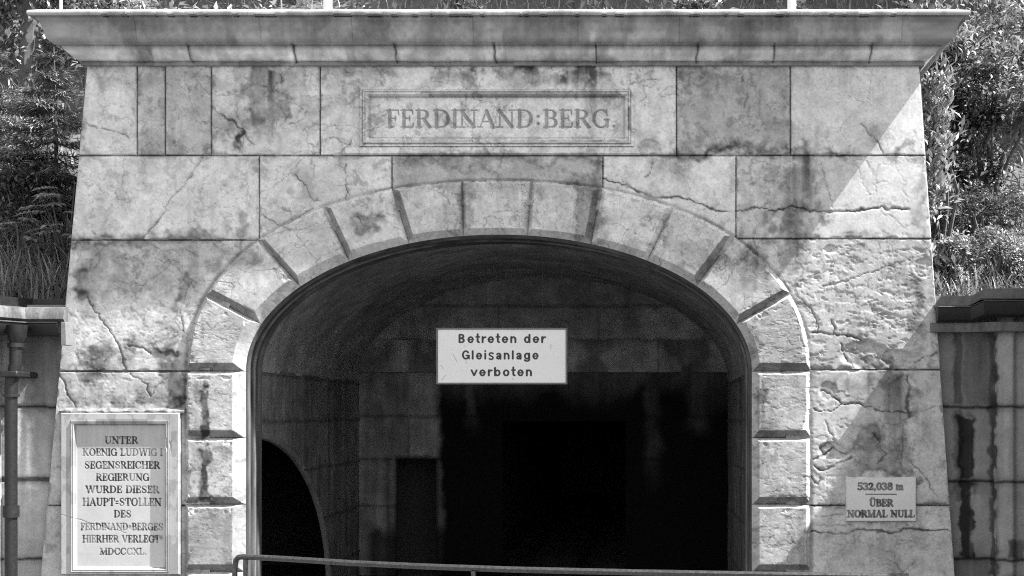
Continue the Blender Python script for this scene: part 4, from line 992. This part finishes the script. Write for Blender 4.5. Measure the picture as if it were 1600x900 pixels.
def compound_leaf(th, p0, d, L, n=6):
    "a pinnate leaf: paired leaflets along a drooping stalk"
    B = []; D = []; d = np.array(d, float); d /= np.linalg.norm(d); s = np.cross(d, [0, 0, 1]); s /= np.linalg.norm(s)
    for k in range(1, n+1):
        p = p0+d*L*k/n+np.array([0, 0, -.25*L*(k/n)**2])
        for sg in (-1, 1): B.append(p); D.append(d*.8+s*sg+np.array([0, 0, -.25]))
    B.append(p); D.append(d+np.array([0, 0, -.4]))
    return np.array(B), np.array(D)
def pinnate_plant(loc, h, n, label, name="sapling", L=.22, mat=LEAF_L, lean=(0, -.3, 0), group=None):
    loc = np.array(loc, float); th = thing(name, tuple(loc), label, "plant", group)
    m = MB(); BB = []; DD = []
    for k in range(n):
        a = rng.uniform(0, 2*math.pi); r_ = rng.uniform(.0, .22); z = rng.uniform(.35, 1)*h
        q = loc+np.array([math.cos(a)*r_*z, math.sin(a)*r_*z, z])+np.array(lean)*z*.5
        if k % 3 == 0: m.tube([loc-np.array([0,0,.1]), .5*(loc+q)+np.array([0,0,.05]), q], [.01, .008, .004], 6)
        d = np.array([math.cos(a), math.sin(a)-.5, .15])
        B, D = compound_leaf(th, q, d, L*rng.uniform(.7, 1.2)); BB.append(B); DD.append(D)
    B = np.concatenate(BB); D = np.concatenate(DD); nn = len(B)
    Ls = rng.uniform(.06, .10, nn)*L/.22
    v, f = leaves(B, D, rdir(nn)*.25+np.array([0, 0, 1.]), Ls, Ls*.36)
    mesh("foliage", v, f, mat, th, {'tone': np.repeat(rng.uniform(.7, 1.5, nn), 4)}, smooth=False)
    m.build("stem", BARK, th); return th

def spruce(loc, h, r0, label, tiers=22, group="spruces on the slope"):
    loc = np.array(loc, float); th = thing("spruce_tree", tuple(loc), label, "tree", group)
    MB().tube([loc+np.array([0, 0, -.2]), loc+np.array([.02, 0, h*.5]), loc+np.array([0, 0, h])], [h*.018, h*.011, .004], 8).build("trunk", BARK, th)
    m = MB(); P = []; D = []; NN = []
    for k in range(tiers):
        z = h*(.06+.92*k/tiers)+rng.normal()*.03; R0 = r0*(1-z/h)**.85*rng.uniform(.75, 1.1)+.03
        nb = int(5+3*rng.random())
        for j in range(nb):
            a = rng.uniform(0, 2*math.pi); L = R0*rng.uniform(.7, 1.15)
            d = np.array([math.cos(a), math.sin(a), 0]); side = np.array([-d[1], d[0], 0])
            n = max(4, int(L/.05)); pts = []
            for i in range(n+1):
                s_ = i/n; pts.append(loc+np.array([0, 0, z])+d*L*s_+np.array([0, 0, -.32*L*s_+.30*L*s_**2.4]))
            m.tube(pts[::max(1, n//4)], [.007*(1-q*.15) for q in range(len(pts[::max(1, n//4)]))], 4, cap=False)
            for i in range(1, n+1):
                wl_ = L*.42*(1-.75*i/n)+.04
                for sg in (-1, 1):
                    tw = 1+int(wl_/.035)
                    for q in range(tw):
                        base = pts[i]+(d*.55+side*sg)*wl_*q/tw*.85+np.array([0, 0, -.12*wl_*q/tw])
                        P.append(base); D.append(d*.6+side*sg*rng.uniform(.5, 1.1)+np.array([0, 0, rng.uniform(-.45, .1)])); NN.append((rng.normal()*.3, rng.normal()*.3, 1))
                P.append(pts[i]); D.append(d+np.array([0, 0, .1])); NN.append((rng.normal()*.3, rng.normal()*.3, 1))
    P = np.array(P); D = np.array(D); NN = np.array(NN); n = len(P)
    # every twig carries three narrow needle sprays
    P3 = np.repeat(P, 3, 0)+rng.normal(size=(3*n, 3))*.006; D3 = np.repeat(D, 3, 0)+rng.normal(size=(3*n, 3))*.25
    Ls = rng.uniform(.045, .08, 3*n)
    v, f = leaves(P3, D3, np.repeat(NN, 3, 0), Ls, Ls*.15, .05)
    mesh("foliage", v, f, NEEDLE, th, {'tone': np.repeat(rng.uniform(.5, 1.7, 3*n), 4)}, smooth=False)
    m.build("branch", BARK, th)
    return th

def tree(loc, h, crown, n, leaf, mat, label, group="broadleaf trees on the slope"):
    loc = np.array(loc, float); th = thing("broadleaf_tree", tuple(loc), label, "tree", group)
    m = MB(); crown = np.array(crown); top = loc+np.array([0, 0, h*.62])
    m.tube([loc+np.array([0, 0, -.3]), loc+np.array([.05, 0, h*.35]), top], [.09, .07, .04], 8)
    cl = 60; cd = rdir(cl, .1); cc = loc+np.array([0, 0, h*.62])+cd*crown*rng.uniform(.35, 1, (cl, 1))
    for k in range(0, cl, 3): m.tube([loc+np.array([0, 0, h*.35]), .5*(top+cc[k]), cc[k]], [.035, .02, .006], 5)
    m.build("trunk", BARK, th)
    ci = rng.integers(0, cl, n); P = cc[ci]+rdir(n)*np.abs(rng.normal(size=(n, 1)))*crown.mean()*.2
    D = rdir(n); D[:, 2] -= .3; Ls = leaf*rng.uniform(.6, 1.2, n)
    v, f = leaves(P, D, rdir(n)*.6+np.array([0, 0, 1]), Ls, Ls*.5)
    mesh("crown", v, f, mat, th, {'tone': np.repeat(rng.uniform(.5, 1.5, n)*(.7+.6*rng.random(cl))[ci], 4)}, smooth=False)
    return th

def onhill(px, py, y):
    p = W(px, py, y); return (p[0], y, float(hill_z(p[0], y)))
def at(px, y): 
    x = float(PX(px, y)); return (x, y, float(hill_z(x, y))-.03)

# left slope
spruce(at(84, 1.05), 1.42, .62, "young dark spruce with drooping branches close to the portal's left flank", tiers=17)
spruce(at(-8, 1.5), 1.25, .62, "second young spruce at the very left edge of the view", tiers=15)
tree(at(40, 3.0), 2.3, (1.2, .7, 1.1), 26000, .075, LEAF_L, "pale leafy tree on the left slope behind the young spruces")
tree(at(-200, 4.2), 3.2, (1.3, .9, 1.5), 14000, .085, LEAF_L, "pale leafy tree cut off by the left edge of the view")
pinnate_plant(at(106, .55), .70, 18, "sapling with long feathered leaves against the portal's left flank", L=.20)
pinnate_plant(at(42, .62), .42, 12, "low feathery sapling in the grass on the left slope", L=.20)
shrub(at(30, .95), (.62, .25, .36), 3600, .055, LEAF_D, "dark low shrub under the spruces on the left slope")
# right slope
shrub(at(1590, 2.3), (.85, .5, .62), 9000, .075, LEAF_L, "large bright leafed shrub high on the right slope", stems=8, wfac=.36)
shrub(at(1475, 2.1), (.36, .35, .62), 4200, .07, LEAF_L, "bright shrub below the right end of the cornice", stems=5, wfac=.36)
shrub(at(1545, 1.35), (.62, .30, .62), 5200, .05, LEAF_K, "dark shaded shrub in the middle of the right slope", stems=10, hollow=.3)
shrub(at(1462, .62), (.11, .14, .90), 1300, .085, LEAF_L, "narrow pale sprouting shrub along the portal's right flank", name="flank_shrub", clumps=26, hollow=.2, wfac=.30, stems=4, droop=.1)
shrub(at(1498, .55), (.19, .14, .20), 1300, .036, LEAF_L, "small pale bush above the right gutter", clumps=16)
shrub(at(1560, .62), (.34, .16, .20), 5200, .028, LEAF_L, "low fine leafed bush on the bank over the right pier", clumps=34, wfac=.45)
shrub(at(1530, .95), (.50, .16, .26), 4200, .032, LEAF_D, "dull low bush on the bank in front of the dark shrub", clumps=34, wfac=.45)
tree(at(1640, 4.2), 3.0, (1.3, .9, 1.1), 12000, .085, LEAF_K, "dark leafy tree at the upper right corner")
tree(at(1480, 3.8), 2.6, (.8, .6, .6), 6000, .08, LEAF_K, "dark tree behind the right end of the cornice")
# hedge behind the cornice
lab_h = ["pale leafy bush behind the cornice just right of its left end", "pale bush behind the cornice left of the first thick post", "dark bush behind the cornice right of the first thick post", "dark bush behind the cornice above the inscription's left part",
         "dark bush behind the cornice above the inscription's right part", "dark bush behind the cornice between inscription and second thick post", "dark bush behind the cornice at the second thick post", "dark bush behind the cornice near its right end"]
for k, x in enumerate((210, 385, 560, 730, 900, 1070, 1235, 1390)):
    shrub(at(x, 2.5+.2*(k % 2)), (.62, .4, .55), 2600, .085, LEAF_D if k > 1 else LEAF_L, lab_h[k], group="bushes behind the cornice", stems=4)
for k, x in enumerate((150, 465, 905, 1180, 1430)):
    tree(at(x, 4.4+.3*(k % 2)), 3.0, (1.2, .7, 1.0), 7000, .10, LEAF_K, ["dark tree on the slope behind the cornice's left end", "dark tree on the slope behind the first thick post", "dark tree on the slope behind the middle of the cornice", "dark tree on the slope behind the second thick post", "dark tree on the slope behind the cornice's right end"][k])

def grass(name, x0, x1, y0, y1, n, hmin, hmax, mat):
    x = rng.uniform(x0, x1, n); y = rng.uniform(y0, y1, n); z = hill_z(x, y)-.02
    B = np.stack([x, y, z], 1); H = rng.uniform(hmin, hmax, n)[:, None]; wd = rng.uniform(.004, .010, n)[:, None]
    a = rng.uniform(0, 2*math.pi, n); d = np.stack([np.cos(a), np.sin(a), 0*a], 1); s = np.stack([-np.sin(a), np.cos(a), 0*a], 1)
    bend = rng.uniform(.2, 1.25, n)[:, None]
    V = []
    for t, w_ in ((0, 1), (.4, .9), (.75, .6), (1, .08)):
        c = B+np.array([0, 0, 1])*H*(t-.35*bend*t**2)+d*H*bend*t**2*.8
        V += [c-s*wd*w_, c+s*wd*w_]
    v = np.stack(V, 1).reshape(-1, 3); k = np.arange(n)*8
    f = np.concatenate([np.stack([k+2*q, k+2*q+1, k+2*q+3, k+2*q+2], 1) for q in range(3)])
    o = mesh(name, v, f, mat, None, {'tone': np.repeat(rng.uniform(.5, 1.6, n), 8)}, smooth=False)
    return tag(o, kind='stuff')
g1 = grass("grass", -4.9, -3.95+.05, .22, 1.3, 5200, .12, .42, GRASSM); tag(g1, "tall unkempt grass on the slope left of the portal", "grass")
g2 = grass("grass", 2.02, 3.6, .22, 1.4, 3600, .06, .26, GRASSM); tag(g2, "tall unkempt grass on the slope right of the portal", "grass")
g3 = grass("grass", -9, 9, 1.4, 5, 9000, .1, .35, GRASSM); tag(g3, "grass across the slope above the portal", "grass")
